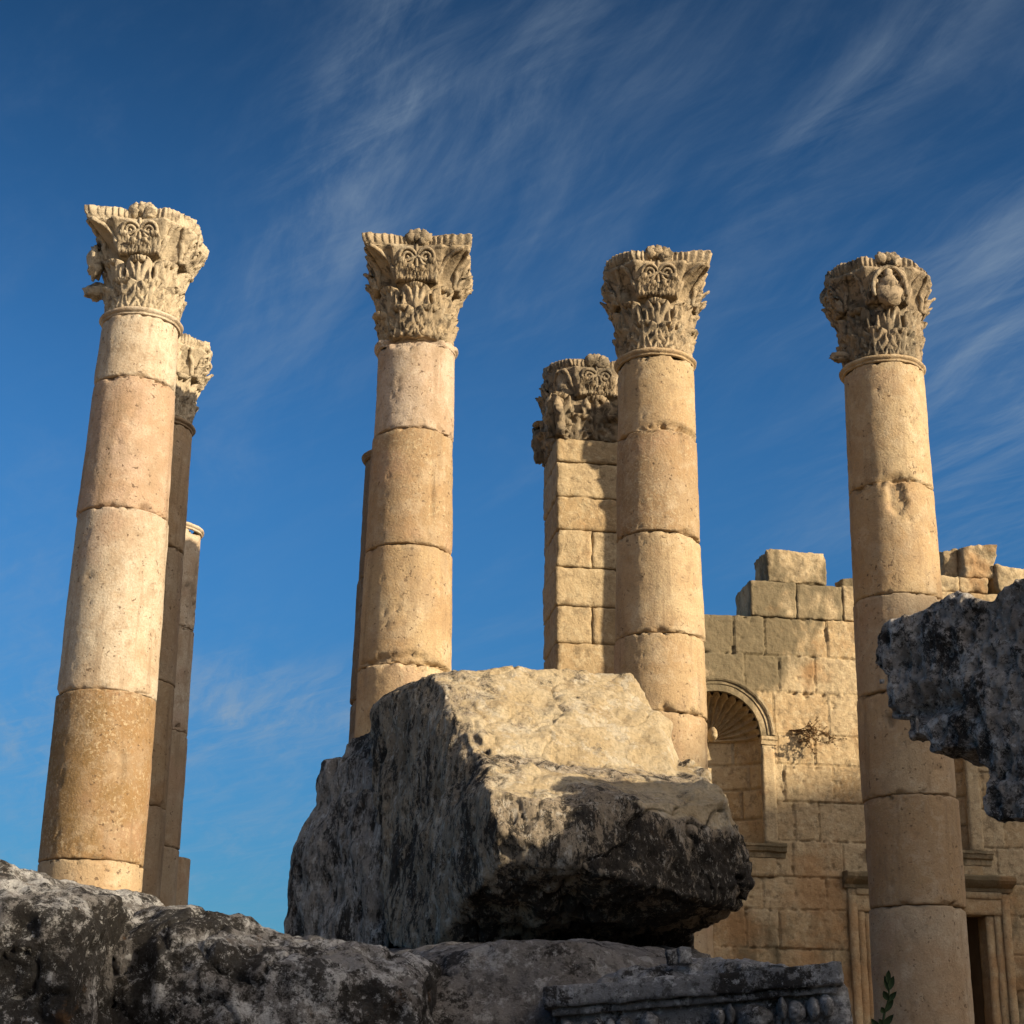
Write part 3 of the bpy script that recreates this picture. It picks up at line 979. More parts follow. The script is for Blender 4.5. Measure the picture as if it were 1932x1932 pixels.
make_column("honey column standing close before the square pier with a capital", colpos(1241, 1000),
            [7.90, 7.01, 5.86, 4.75, 3.92, 2.3, BASEZ], [0.420, 0.433, 0.450, 0.474, 0.482, 0.49, 0.495],
            [HONEY, UMBER, SAND, HONEY, TAN, TAN], 9.10, M_CAP, (0.76, 0.98, 0.95, 0.82), 3, planes=[((-0.72, -0.69, 0.0), 0.66)],
            gouges={0: ((10, 7.04, 0.3, 0.06, 0.04), (50, 7.03, 0.25, 0.05, 0.05)), 2: ((40, 5.85, 0.3, 0.05, 0.02),)},
            mottles={0: 0.5, 1: 1.0, 2: 0.3, 3: 0.4, 4: 0.2}, chips={0: 1.6, 1: 1.6, 3: 1.3})
make_column("yellow column with a worn rounded capital in front of the doorway", colpos(1684, 1000),
            [8.02, 6.59, 5.32, 4.27, 3.18, 2.07, BASEZ], [0.444, 0.461, 0.475, 0.480, 0.484, 0.486, 0.49],
            [SAND, HONEY, GREYTAN, TAN, UMBER, GREYTAN], 9.25, M_CAP_GREY, (0.76, 0.80, 0.82, 0.86), 4, figure=True,
            planes=[((0.6, -0.3, 0.75), 7.18), ((-0.75, -0.66, 0), 0.70), ((0.75, -0.66, 0), 0.68)],
            extras=[((-0.49, -0.12, 8.20), (0.13, 0.07, 0.06), 6)],
            gouges={1: ((-14, 6.42, 0.10, 0.22, 0.05), (2, 6.14, 0.02, 0.03, 0.03), (38, 6.05, 0.035, 0.06, 0.03)), 3: ((-38, 3.95, 0.05, 0.06, 0.05), (-25, 3.7, 0.04, 0.02, 0.02))},
            mottles={0: 0.5, 1: 0.3, 2: 0.2, 3: 0.2, 4: 0.25}, chips={2: 0.7, 3: 1.5})
# second and third rows of the side colonnade
ROW = 2.4


def back_col(right_px, y, off, r):
    p = hit(right_px, y, off) - E1 * (r * 0.985)
    return Vector((p.x, p.y, 0))


GB = "standing columns of the ruin"
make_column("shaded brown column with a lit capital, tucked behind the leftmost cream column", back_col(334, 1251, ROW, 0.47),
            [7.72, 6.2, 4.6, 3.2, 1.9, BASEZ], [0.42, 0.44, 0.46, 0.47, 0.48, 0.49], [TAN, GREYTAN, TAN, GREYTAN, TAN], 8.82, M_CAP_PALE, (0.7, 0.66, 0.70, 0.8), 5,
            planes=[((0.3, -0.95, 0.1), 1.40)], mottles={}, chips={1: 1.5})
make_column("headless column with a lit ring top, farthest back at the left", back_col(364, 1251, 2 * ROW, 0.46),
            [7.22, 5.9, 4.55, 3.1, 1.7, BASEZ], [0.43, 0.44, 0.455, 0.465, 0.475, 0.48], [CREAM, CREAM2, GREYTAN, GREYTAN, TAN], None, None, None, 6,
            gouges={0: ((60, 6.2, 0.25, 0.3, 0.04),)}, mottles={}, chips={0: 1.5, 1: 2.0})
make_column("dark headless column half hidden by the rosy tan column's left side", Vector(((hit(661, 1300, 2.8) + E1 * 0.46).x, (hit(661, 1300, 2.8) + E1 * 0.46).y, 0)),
            [7.66, 6.1, 4.6, 3.1, 1.7, BASEZ], [0.41, 0.43, 0.455, 0.465, 0.475, 0.48], [(0.20, 0.15, 0.105)] * 5, None, None, None, 7,  # drum colour darkened to stand in for the shade on this column
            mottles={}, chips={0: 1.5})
p_stub = hit(361, 1625, 7.15) - E1 * 0.42
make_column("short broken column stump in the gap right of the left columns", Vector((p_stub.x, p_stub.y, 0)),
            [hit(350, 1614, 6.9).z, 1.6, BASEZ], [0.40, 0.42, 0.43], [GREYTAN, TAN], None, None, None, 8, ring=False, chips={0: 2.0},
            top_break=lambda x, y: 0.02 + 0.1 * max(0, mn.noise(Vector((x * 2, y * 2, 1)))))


# ------------------------------------------------------------------ pier with capital
def make_pier():
    h = 0.48
    c0 = hit(1050, 1000, 1.9)
    s0 = s_of(c0) + h
    base = frame(s0, 1.9 + h, TERRACE)
    th = empty("pier", base, "square pier of stacked ashlar blocks with a shaggy leaf capital", "pier", None)
    rnd = random.Random(5)
    ys = [828, 872, 938, 1000, 1070, 1143, 1213]
    zs = [hit(1090, y, 1.9).z for y in ys]
    while zs[-1] > TERRACE + 0.45:
        zs.append(zs[-1] - rnd.uniform(0.38, 0.46))
    zs.append(TERRACE)
    seed = 60
    for i in range(len(zs) - 1):
        z1, z0 = zs[i], zs[i + 1]
        if z1 - z0 < 0.03:
            continue
        hz = (z1 - z0) / 2 - 0.003
        # stretchers and headers alternate as in the photograph
        split = [None, None, None, 0.44, None, 0.44, None, 0.5, None, 0.4, None, 0.45, None, None, None, None, None, None][i % 18]
        pieces = [(-h, h)] if split is None else [(-h, -h + 2 * h * split), (-h + 2 * h * split + 0.012, h)]
        for a, b in pieces:
            j = rnd.uniform(-0.012, 0.012)
            V, Fc = rough_box(np.array([(a + b) / 2 + rnd.uniform(-0.006, 0.006), j, (z0 + z1) / 2 - TERRACE]), ((b - a) / 2, h, hz), np.eye(3), 0.035, 0.03, 0.012, seed, 1.3)
            o = obj("ashlar_block", local(V), Fc, M_ASH, th,
                    attrs={'tint': [rnd.uniform(0.0, 1.0)] * len(V), 'stain': [0.0] * len(V)})
            seed += 1
    cap = capital(th, zs[0] + 0.0, 8.84, h, 9, M_CAP_GREY, (0.84, 0.88, 0.84, 0.84), [((-0.1, -1, 0.3), 3.25)], square=h, wear=0.02)
    for q in [cap] + list(cap.children):
        q.data.transform(Matrix.Translation((0, 0, -TERRACE)))
    return th


make_pier()

# ------------------------------------------------------------------ facade wall with niches and doorway
W0 = 7.2                          # distance of the wall face behind the colonnade
N1 = s_of(hit(1354, 1385, W0))    # first niche axis
RN = 0.655
ND = 0.74                         # niches are a little shallower than half round
SPRING, SILL = hit(1354, 1386, W0).z, hit(1440, 1592, W0).z
DOOR = 5.62
N2 = 5.68
D_HALF, D_TOP = 0.86, hit(1858, 1728, W0).z
S_L, S_R = 1.5, 10.5


def wall():
    th = empty("facade_wall", frame((S_L + S_R) / 2, W0 + 0.45, TERRACE), "sunlit ashlar facade wall with shell niche and carved doorway", "wall")
    o = np.array(frame((S_L + S_R) / 2, W0 + 0.45, TERRACE))
    rnd = random.Random(11)
    zs = [hit(1500, y, W0).z for y in (1166, 1238, 1307, 1386, 1442, 1512, 1586, 1655, 1717, 1790, 1860, 1930)]
    while zs[-1] > TERRACE:
        zs.append(zs[-1] - rnd.uniform(0.48, 0.58))
    known = {0: (1385, 1443, 1560), 1: (1404, 1471, 1537), 2: (1459, 1562), 3: (1466, 1537), 4: (1480, 1571), 5: (1499, 1546), 6: (1495, 1590), 7: (1441, 1560), 8: (1408, 1471)}
    joints = []
    for i in range(len(zs) - 1):
        zmid_y = 1200 + 70 * i
        js = [s_of(hit(x, zmid_y, W0)) for x in known.get(i, ())]
        lo = js[0] if js else 3.3
        while lo > S_L - 0.5:
            lo -= rnd.uniform(0.5, 0.95); js.insert(0, lo)
        hi = js[-1]
        while hi < S_R + 1:
            hi += rnd.uniform(0.5, 1.1); js.append(hi)
        joints.append(np.array(js))
    ds = 0.0185
    ss = np.arange(S_L, S_R + 1e-6, ds)
    zz = np.arange(TERRACE, zs[0] + 1e-6, ds)
    zz[-1] = zs[0]
    n, m = len(zz), len(ss)
    S, Z = np.meshgrid(ss, zz)
    P2 = np.stack([S.ravel(), np.zeros(S.size), Z.ravel()], axis=1)
    f1 = fbm(P2, 1.4, 3, 0.9, (2, 5, 1)).reshape(n, m)
    f2 = fbm(P2, 7.0, 4, 0.75, (8, 1, 1)).reshape(n, m)
    D = np.zeros((n, m)); TI = np.zeros((n, m)); DJ = np.full((n, m), 9.0)
    za = np.array(zs[::-1])
    wob = 0.012 * f2
    row = np.clip(np.searchsorted(za, Z + wob, side='right') - 1, 0, len(za) - 2)
    for i in range(len(zs) - 1):
        r = len(zs) - 2 - i          # row index counted from the bottom
        msk = row == r
        js = joints[i]
        k = np.searchsorted(js, S[msk] + wob[msk])
        left, right = js[np.clip(k - 1, 0, len(js) - 1)], js[np.clip(k, 0, len(js) - 1)]
        dh = np.minimum(Z[msk] + wob[msk] - za[r], za[r + 1] - Z[msk] - wob[msk])
        dv = np.minimum(S[msk] + wob[msk] - left, right - S[msk] - wob[msk])
        hsh = np.array([random.Random(int(q) * 131 + i * 17).random() for q in k])
        hs2 = np.array([random.Random(int(q) * 77 + i * 53).random() for q in k])
        D[msk] = (hs2 - 0.5) * 0.03 + (hsh - 0.5) * 0.06 * (S[msk] - (left + right) / 2)
        TI[msk] = hsh
        DJ[msk] = np.minimum(dh, dv)
    wid = 0.011 + 0.05 * np.maximum(0, f2 - 0.08)
    D += 0.010 * f1 + 0.010 * f2 + 0.045 * np.clip(1 - DJ / wid, 0, 1)
    D += 0.05 * np.maximum(0, f2 - 0.52) * (f1 > -0.2)
    stain = smoothstep(5.8, 6.9, Z) * (0.85 + 0.4 * f1) * smoothstep(5.2, 3.0, S) + 0.6 * np.exp(-((S - 2.95) / 0.35) ** 2 - ((Z - 6.3) / 0.28) ** 2)
    stain += 0.35 * smoothstep(3.4, 2.4, Z)
    V = np.array(frame(0, 0, 0)) + np.outer(S.ravel(), E1) + np.outer((W0 + D).ravel(), E2) + np.outer(Z.ravel(), EZ)

    def inside(s, z):
        for c in (N1, N2):
            if abs(s - c) < RN and SILL < z < SPRING: return True
            if z >= SPRING and (s - c) ** 2 + (z - SPRING) ** 2 < RN * RN: return True
        return abs(s - DOOR) < D_HALF and z < D_TOP
    Fc = []
    for f in grid_faces(n, m):
        s = S.flat[f[0]] + ds / 2; z = Z.flat[f[0]] + ds / 2
        if not inside(s, z):
            Fc.append(f)
    obj("masonry", V - o, Fc, M_ASH, th, attrs={'tint': TI.ravel(), 'stain': np.clip(stain, 0, 1).ravel()})

    def box_s(name, s0, s1, o0, o1, z0, z1, mat, par=th, seed=0, cellsz=0.06, bevel=0.012, amp=0.006, tint=0.4, stain_=0.0, label=None):
        V, Fc = rough_box(np.array(frame((s0 + s1) / 2, (o0 + o1) / 2, (z0 + z1) / 2)) - o, ((s1 - s0) / 2, (o1 - o0) / 2, (z1 - z0) / 2), (E1, E2, EZ), cellsz, bevel, amp, seed)
        q = obj(name, V, Fc, mat, par, attrs={'tint': [tint] * len(V), 'stain': [stain_] * len(V)})
        if label: q['label'] = label
        return q

    def prism_s(name, s0, s1, prof, mat, par=th, tint=0.4, seed=0, stain_=0.3):
        """moulding: profile (out, z) run along the wall from s0 to s1 and closed at both ends"""
        k = max(2, int((s1 - s0) / 0.05))
        V = []
        for s in np.linspace(s0, s1, k):
            for out, z in prof:
                V.append(frame(s, W0 - out, z))
        V = weather(np.array([list(v) for v in V]), 0.010, 5.0, seed) - o
        V = weather(V, 0.004, 17.0, seed)
        mm = len(prof)
        Fc = [tuple(reversed(f)) for f in grid_faces(k, mm, True)] + [tuple(range(mm)), tuple(reversed(range((k - 1) * mm, k * mm)))]
        return obj(name, V, Fc, mat, par, attrs={'tint': [tint] * len(V), 'stain': [stain_] * len(V)}, smooth=False)

    # core of the wall: back, top and ends, leaving the front open
    A = Acc()
    zt = zs[0] - 0.02
    pts = {}
    for i, (s, q) in enumerate(((S_L, W0 + 0.03), (S_R, W0 + 0.03), (S_R, W0 + 0.9), (S_L, W0 + 0.9))):
        pts[i] = (np.array(frame(s, q, TERRACE)), np.array(frame(s, q, zt)))
    v = [pts[i][0] for i in range(4)] + [pts[i][1] for i in range(4)]
    A.add(v, [(1, 2, 6, 5), (2, 3, 7, 6), (3, 0, 4, 7), (4, 5, 6, 7)])
    obj("wall_core", A.verts() - o, A.F, M_ASH, th, smooth=False)

    # --- niches
    for c, first in ((N1, True), (N2, False)):
        # half-cylinder lining with its own joints
        na, nz = 90, 80
        V, TI2 = [], []
        rows = [SILL, SILL + 0.40, SILL + 0.84, SILL + 1.21, SPRING]
        cuts = {0: (62, 118), 1: (48, 86, 132), 2: (35, 100, 150), 3: (58, 122)}
        for i in range(nz):
            z = SILL + (SPRING - SILL) * i / (nz - 1)
            r_ = max(0, min(3, int(np.searchsorted(rows, z, side='right')) - 1))
            for j in range(na):
                a = math.pi * j / (na - 1)
                d = min([abs(z - q) for q in rows[1:-1]] + [abs(math.degrees(a) - q) * 0.0114 for q in cuts[r_]])
                dep = 0.06 * max(0, 1 - d / 0.026) + 0.012 * mn.fractal(Vector((math.cos(a) * 3, math.sin(a) * 3, z * 3)), 0.8, 2.0, 4)
                R = RN + 0.012 + dep
                V.append(frame(c + R * math.cos(a), W0 + 0.02 + ND * R * math.sin(a), z))
                TI2.append(0.5 + 0.45 * math.sin(r_ * 5 + sum(math.degrees(a) > q for q in cuts[r_]) * 2.2))
        V = np.array([list(q) for q in V])
        niche = obj("niche", V - o, [tuple(reversed(f)) for f in grid_faces(nz, na)], M_ASH, th, attrs={'tint': TI2, 'stain': [0.0] * len(V)})
        niche['label'] = "round headed niche with a scallop shell half dome" if first else "niche over the doorway"
        # shell half dome, ribs running out from the boss at the back
        nb, nph = 40, 181
        V = []
        for i in range(nb):
            b = 0.10 + (math.pi / 2 - 0.10) * i / (nb - 1)
            for j in range(nph):
                ph = math.pi * j / (nph - 1)
                rib = abs(math.sin(ph * 15.0))
                R = (RN + 0.012) * (1 - 0.12 * (1 - rib ** 0.9) * min(1, i / 8))
                V.append(frame(c + R * math.sin(b) * math.cos(ph), W0 + 0.02 + ND * R * math.cos(b), SPRING + R * math.sin(b) * math.sin(ph)))
        V = weather(np.array([list(q) for q in V]), 0.008, 6.0, 3)
        obj("shell", V - o, grid_faces(nb, nph), M_ASH, niche, attrs={'tint': [0.7] * len(V), 'stain': [0.0] * len(V)})
        # lip below the shell
        V = []
        for R, z in ((RN + 0.03, SPRING + 0.03), (RN - 0.035, SPRING + 0.025), (RN - 0.035, SPRING - 0.012), (RN + 0.03, SPRING - 0.016)):
            for j in range(61):
                a = math.pi * j / 60
                V.append(frame(c + R * math.cos(a), W0 + 0.02 + ND * R * math.sin(a), z))
        V = np.array([list(q) for q in V])
        obj("shell_lip", V - o, grid_faces(4, 61), M_ASH, niche, attrs={'tint': [0.6] * len(V), 'stain': [0.0] * len(V)})
        V, Fc = lump(np.array(frame(c, W0 + ND * RN - 0.17, SPRING + 0.07)) - o, (0.075, 0.15, 0.105), (E1, E2, EZ), 2, 0.12, 20, 14)
        obj("boss", V, Fc, M_ASH, niche, attrs={'tint': [0.0] * len(V), 'stain': [0.0] * len(V)})
        # archivolt
        prof = [(-0.05, RN - 0.012), (0.045, RN - 0.010), (0.045, RN + 0.09), (0.062, RN + 0.094), (0.062, RN + 0.135), (0.085, RN + 0.142), (0.10, RN + 0.165), (0.10, RN + 0.20), (-0.02, RN + 0.21)]
        V = []
        nn = 97
        for out, R in prof:
            for j in range(nn):
                a = math.pi * j / (nn - 1)
                V.append(frame(c + R * math.cos(a), W0 - out, SPRING + 0.01 + R * math.sin(a)))
        V = weather(np.array([list(q) for q in V]), 0.006, 8.0, 5)
        Fc = grid_faces(len(prof), nn)
        obj("archivolt", V - o, Fc, M_ASH, niche, attrs={'tint': [0.2] * len(V), 'stain': [0.45] * len(V)}, smooth=False)
        for sg in (-1, 1):
            a, b = sorted((c + sg * (RN + 0.005), c + sg * (RN + 0.20)))
            box_s("pilaster", a, b, W0 - 0.035, W0 + 0.10, SILL + 0.003, SPRING - 0.125, M_ASH, niche, 3, 0.04, 0.012, 0.008, 0.2)
            a, b = sorted((c + sg * (RN - 0.01), c + sg * (RN + 0.235)))
            prism_s("impost", a, b, [(-0.08, SPRING - 0.123), (0.045, SPRING - 0.123), (0.05, SPRING - 0.07), (0.075, SPRING - 0.05), (0.08, SPRING - 0.005), (-0.08, SPRING - 0.003)], M_ASH, niche, 0.15, 4, 0.1)
        # sill
        prism_s("sill", c - RN - 0.30, c + RN + 0.30, [(-0.6, SILL - 0.20), (0.03, SILL - 0.20), (0.04, SILL - 0.13), (0.09, SILL - 0.11), (0.11, SILL - 0.06), (0.13, SILL - 0.045), (0.13, SILL - 0.005), (-0.65, SILL - 0.002)], M_ASH, niche, 0.3, 6, 0.5)
        box_s("apron", c - RN - 0.16, c + RN + 0.16, W0 - 0.022, W0 + 0.08, SILL - 0.47, SILL - 0.203, M_ASH, niche, 8, 0.05, 0.01, 0.006, 0.8)

    # --- doorway
    door = box_s("doorway", DOOR - D_HALF - 0.36, DOOR + D_HALF + 0.36, W0 - 0.055, W0 + 0.25, D_TOP + 0.004, D_TOP + 0.33, M_ASH, th, 21, 0.05, 0.012, 0.006, 0.5, 0.2)
    for sg in (-1, 1):
        for k, (a, b, out) in enumerate(((0.0, 0.12, 0.02), (0.123, 0.235, 0.04), (0.238, 0.36, 0.075))):
            x0, x1 = sorted((DOOR + sg * (D_HALF + a), DOOR + sg * (D_HALF + b)))
            box_s("jamb", x0, x1, W0 - out, W0 + 0.3, TERRACE, D_TOP + 0.002 + (0.0, 0.11, 0.23)[k], M_ASH, door, 30 + k, 0.05, 0.012, 0.008, 0.4, 0.2)
    box_s("lintel_band", DOOR - D_HALF - 0.245, DOOR + D_HALF + 0.245, W0 - 0.077, W0 - 0.04, D_TOP + 0.235, D_TOP + 0.332, M_ASH, door, 41, 0.05, 0.008, 0.005, 0.4, 0.3)
    zc = D_TOP + 0.335
    prism_s("cornice", DOOR - D_HALF - 0.42, DOOR + D_HALF + 0.42, [(-0.1, zc), (0.08, zc), (0.09, zc + 0.05), (0.15, zc + 0.08), (0.20, zc + 0.11), (0.24, zc + 0.15), (0.25, zc + 0.20), (0.22, zc + 0.225), (-0.1, zc + 0.23)], M_ASH, door, 0.3, 9, 0.8)
    # room behind the opening
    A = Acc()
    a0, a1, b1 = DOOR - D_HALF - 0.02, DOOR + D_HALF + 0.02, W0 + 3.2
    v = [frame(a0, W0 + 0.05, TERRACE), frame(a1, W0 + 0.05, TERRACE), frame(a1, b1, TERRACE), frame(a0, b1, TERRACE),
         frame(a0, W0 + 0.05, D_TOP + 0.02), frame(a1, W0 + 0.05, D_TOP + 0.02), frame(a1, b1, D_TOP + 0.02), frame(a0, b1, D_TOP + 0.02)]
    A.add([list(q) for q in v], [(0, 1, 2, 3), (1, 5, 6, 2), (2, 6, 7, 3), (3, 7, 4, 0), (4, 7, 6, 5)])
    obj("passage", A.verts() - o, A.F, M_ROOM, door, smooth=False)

    # --- courses above the level top: individual ashlar blocks
    z0, z1 = zs[0] + 0.003, hit(1500, 1100, W0).z
    edges = [s_of(hit(x, 1130, W0)) for x in (1416, 1503, 1590)]
    x = edges[-1]
    while x < S_R:
        x += rnd.uniform(0.6, 1.0); edges.append(min(x, S_R + 0.01))
    for i, (a, b) in enumerate(zip(edges, edges[1:])):
        if b - a < 0.1: continue
        jj = rnd.uniform(-0.02, 0.02)
        box_s("ashlar_block", a + 0.004, b - 0.004, W0 + jj, W0 + 0.85 + jj, z0, z1 + rnd.uniform(-0.015, 0.01), M_ASH, th, 70 + i, 0.035, 0.035, 0.015, rnd.random() * 0.5, 0.45 if i < 2 else 0.2)
    a, b = s_of(hit(1775, 1105, W0)), s_of(hit(1866, 1105, W0))
    zb, ztp = z1 + 0.012, hit(1820, 1088, W0).z
    for i, (p, q) in enumerate(((a - 0.55, a + 0.30), (a + 0.31, b))):
        box_s("ashlar_block", p, q, W0 + 0.02, W0 + 0.8, zb, ztp, M_ASH, th, 90 + i, 0.035, 0.05, 0.03, 0.1, 0.3)
    return z1, ztp, o


WALL_TOP, RAGGED_TOP, WALL_O = wall()


def loose_box(name, label, cat, s0, s1, o0, o1, z0, z1, seed, bevel=0.05, amp=0.025, group=None, tint=0.2, stain=0.3):
    c = np.array(frame((s0 + s1) / 2, (o0 + o1) / 2, (z0 + z1) / 2))
    V, Fc = rough_box(c, ((s1 - s0) / 2, (o1 - o0) / 2, (z1 - z0) / 2), (E1, E2, EZ), 0.03, bevel, amp, seed, 1.2)
    return tag(obj(name, V, Fc, M_ASH, None, tuple(frame((s0 + s1) / 2, (o0 + o1) / 2, z0)), attrs={'tint': [tint] * len(V), 'stain': [stain] * len(V)}), label, cat, group)


loose_box("ashlar_block", "single squared block standing alone on the stepped wall top", "stone block",
          s_of(hit(1448, 1070, W0)), s_of(hit(1560, 1070, W0)), W0 + 0.03, W0 + 0.75, WALL_TOP + 0.004, hit(1500, 1038, W0).z, 120)
loose_box("ashlar_block", "small dark stone on the wall top, peeking out left of the yellow column", "stone block",
          s_of(hit(1599, 1090, W0)), s_of(hit(1640, 1090, W0)), W0 + 0.25, W0 + 0.6, WALL_TOP + 0.004, hit(1605, 1080, W0).z, 121, 0.08)


def boulder(name, label, cat, c, r, seed, mat, voxel=0.03, amp=0.05, attrs=None, group=None, facets=13, flat=None):
    rnd = random.Random(seed)
    pts = []
    for i in range(8):
        sx, sy, sz = (1 if i & 1 else -1), (1 if i & 2 else -1), (1 if i & 4 else -1)
        pts.append(Vector((sx * r[0] * rnd.uniform(0.62, 0.98), sy * r[1] * rnd.uniform(0.62, 0.98), sz * r[2] * rnd.uniform(0.70, 0.98))))
    for i in range(0 if facets == 13 else facets):
        v = Vector((rnd.gauss(0, 1), rnd.gauss(0, 1), rnd.gauss(0, 1))).normalized()
        pts.append(Vector((v.x * r[0], v.y * r[1], v.z * r[2])) * rnd.uniform(0.92, 1.12))
    V, Fc = hull(pts)
    V = V @ AX + np.array(c)
    V, N, Fc = remesh(V, Fc, voxel, 1)
    V = V + N * (0.6 * amp * fbm(V, 2.2 / max(r), 4, 0.8, (seed, 0, 0)))[:, None]
    zmin = V[:, 2].min()
    if flat is not None:
        V[:, 2] = np.maximum(V[:, 2], flat)
        zmin = flat
    return tag(obj(name, V, Fc, mat, None, (c[0], c[1], zmin), attrs={'tint': [0.0] * len(V), 'stain': [0.30] * len(V), 'clean': [0.0] * len(V)}), label, cat, group)


GR = "rough boulders on the wall top"


def on_wall(x0, x1, y0, y1, label, seed, base, off=0.25):
    a, b = hit(x0, (y0 + y1) / 2, W0 + off), hit(x1, (y0 + y1) / 2, W0 + off)
    top = hit((x0 + x1) / 2, y0, W0 + off).z
    s = (s_of(a) + s_of(b)) / 2
    c = frame(s, W0 + off + 0.1, (top + base) / 2)
    boulder("boulder", label, "boulder", tuple(c), ((s_of(b) - s_of(a)) / 2 * 1.06, 0.34, (top - base) / 2 * 1.12), seed, M_ASH, 0.03, 0.05, group=GR, flat=base)


on_wall(1803, 1876, 1032, 1092, "largest pale boulder on the wall top, right of the yellow column", 4, RAGGED_TOP + 0.002, 0.2)
on_wall(1768, 1806, 1043, 1090, "small rough stone between the yellow column and the largest pale boulder", 7, RAGGED_TOP + 0.002, 0.45)
on_wall(1868, 1960, 1073, 1112, "low brown boulder on the wall top, above the dark overhanging block", 9, WALL_TOP + 0.012, 0.15)


# ------------------------------------------------------------------ foreground stones
def px(pts):
    return [at(*p) for p in pts]


def down(pts, z):
    return [Vector((p.x, p.y, z)) for p in pts]


def shove(pts, dy, dx=0.0, dz=0.0):
    return [p + Vector((dx, dy, dz)) for p in pts]


def rock(name, label, cat, hulls, voxel, disp, mat, clean=None, smooth=2, origin=None, parent=None, weld=None):
    A = Acc()
    for h in hulls:
        A.add(*hull(h))
    V, N, Fc = remesh(A.verts(), A.F, voxel, smooth)
    cl = clean(V, N) if clean else np.zeros(len(V))
    V = V + N * disp(V, N)[:, None]
    if origin is None:
        origin = (float(V[:, 0].mean()), float(V[:, 1].mean()), float(V[:, 2].min()))
    o = obj(name, V, Fc, mat, parent, origin, attrs={'clean': cl})
    return tag(o, label, cat) if parent is None else o


def cracks(P, scale, off, depth, width=0.03):
    n = fbm(P, scale, 4, 0.8, off)
    return -depth * np.exp(-(n / width) ** 2)


def facets(P, scale, off, amt):
    """broken planes: every voronoi cell gets its own tilt, like conchoidal breaks"""
    out = np.zeros(len(P))
    ox, oy, oz = off
    for i, (x, y, z) in enumerate(P.tolist()):
        v = Vector((x * scale + ox, y * scale + oy, z * scale + oz))
        d, f = mn.voronoi(v)
        n = mn.noise_vector(f[0] * 3.7)
        out[i] = (v - f[0]).dot(n) * min(1.0, (d[1] - d[0]) * 6.0)
    return amt * out


def pits(P, scale, off, depth, thr=0.42):
    return -depth * np.maximum(0, thr - cell(P, scale, off)) / thr


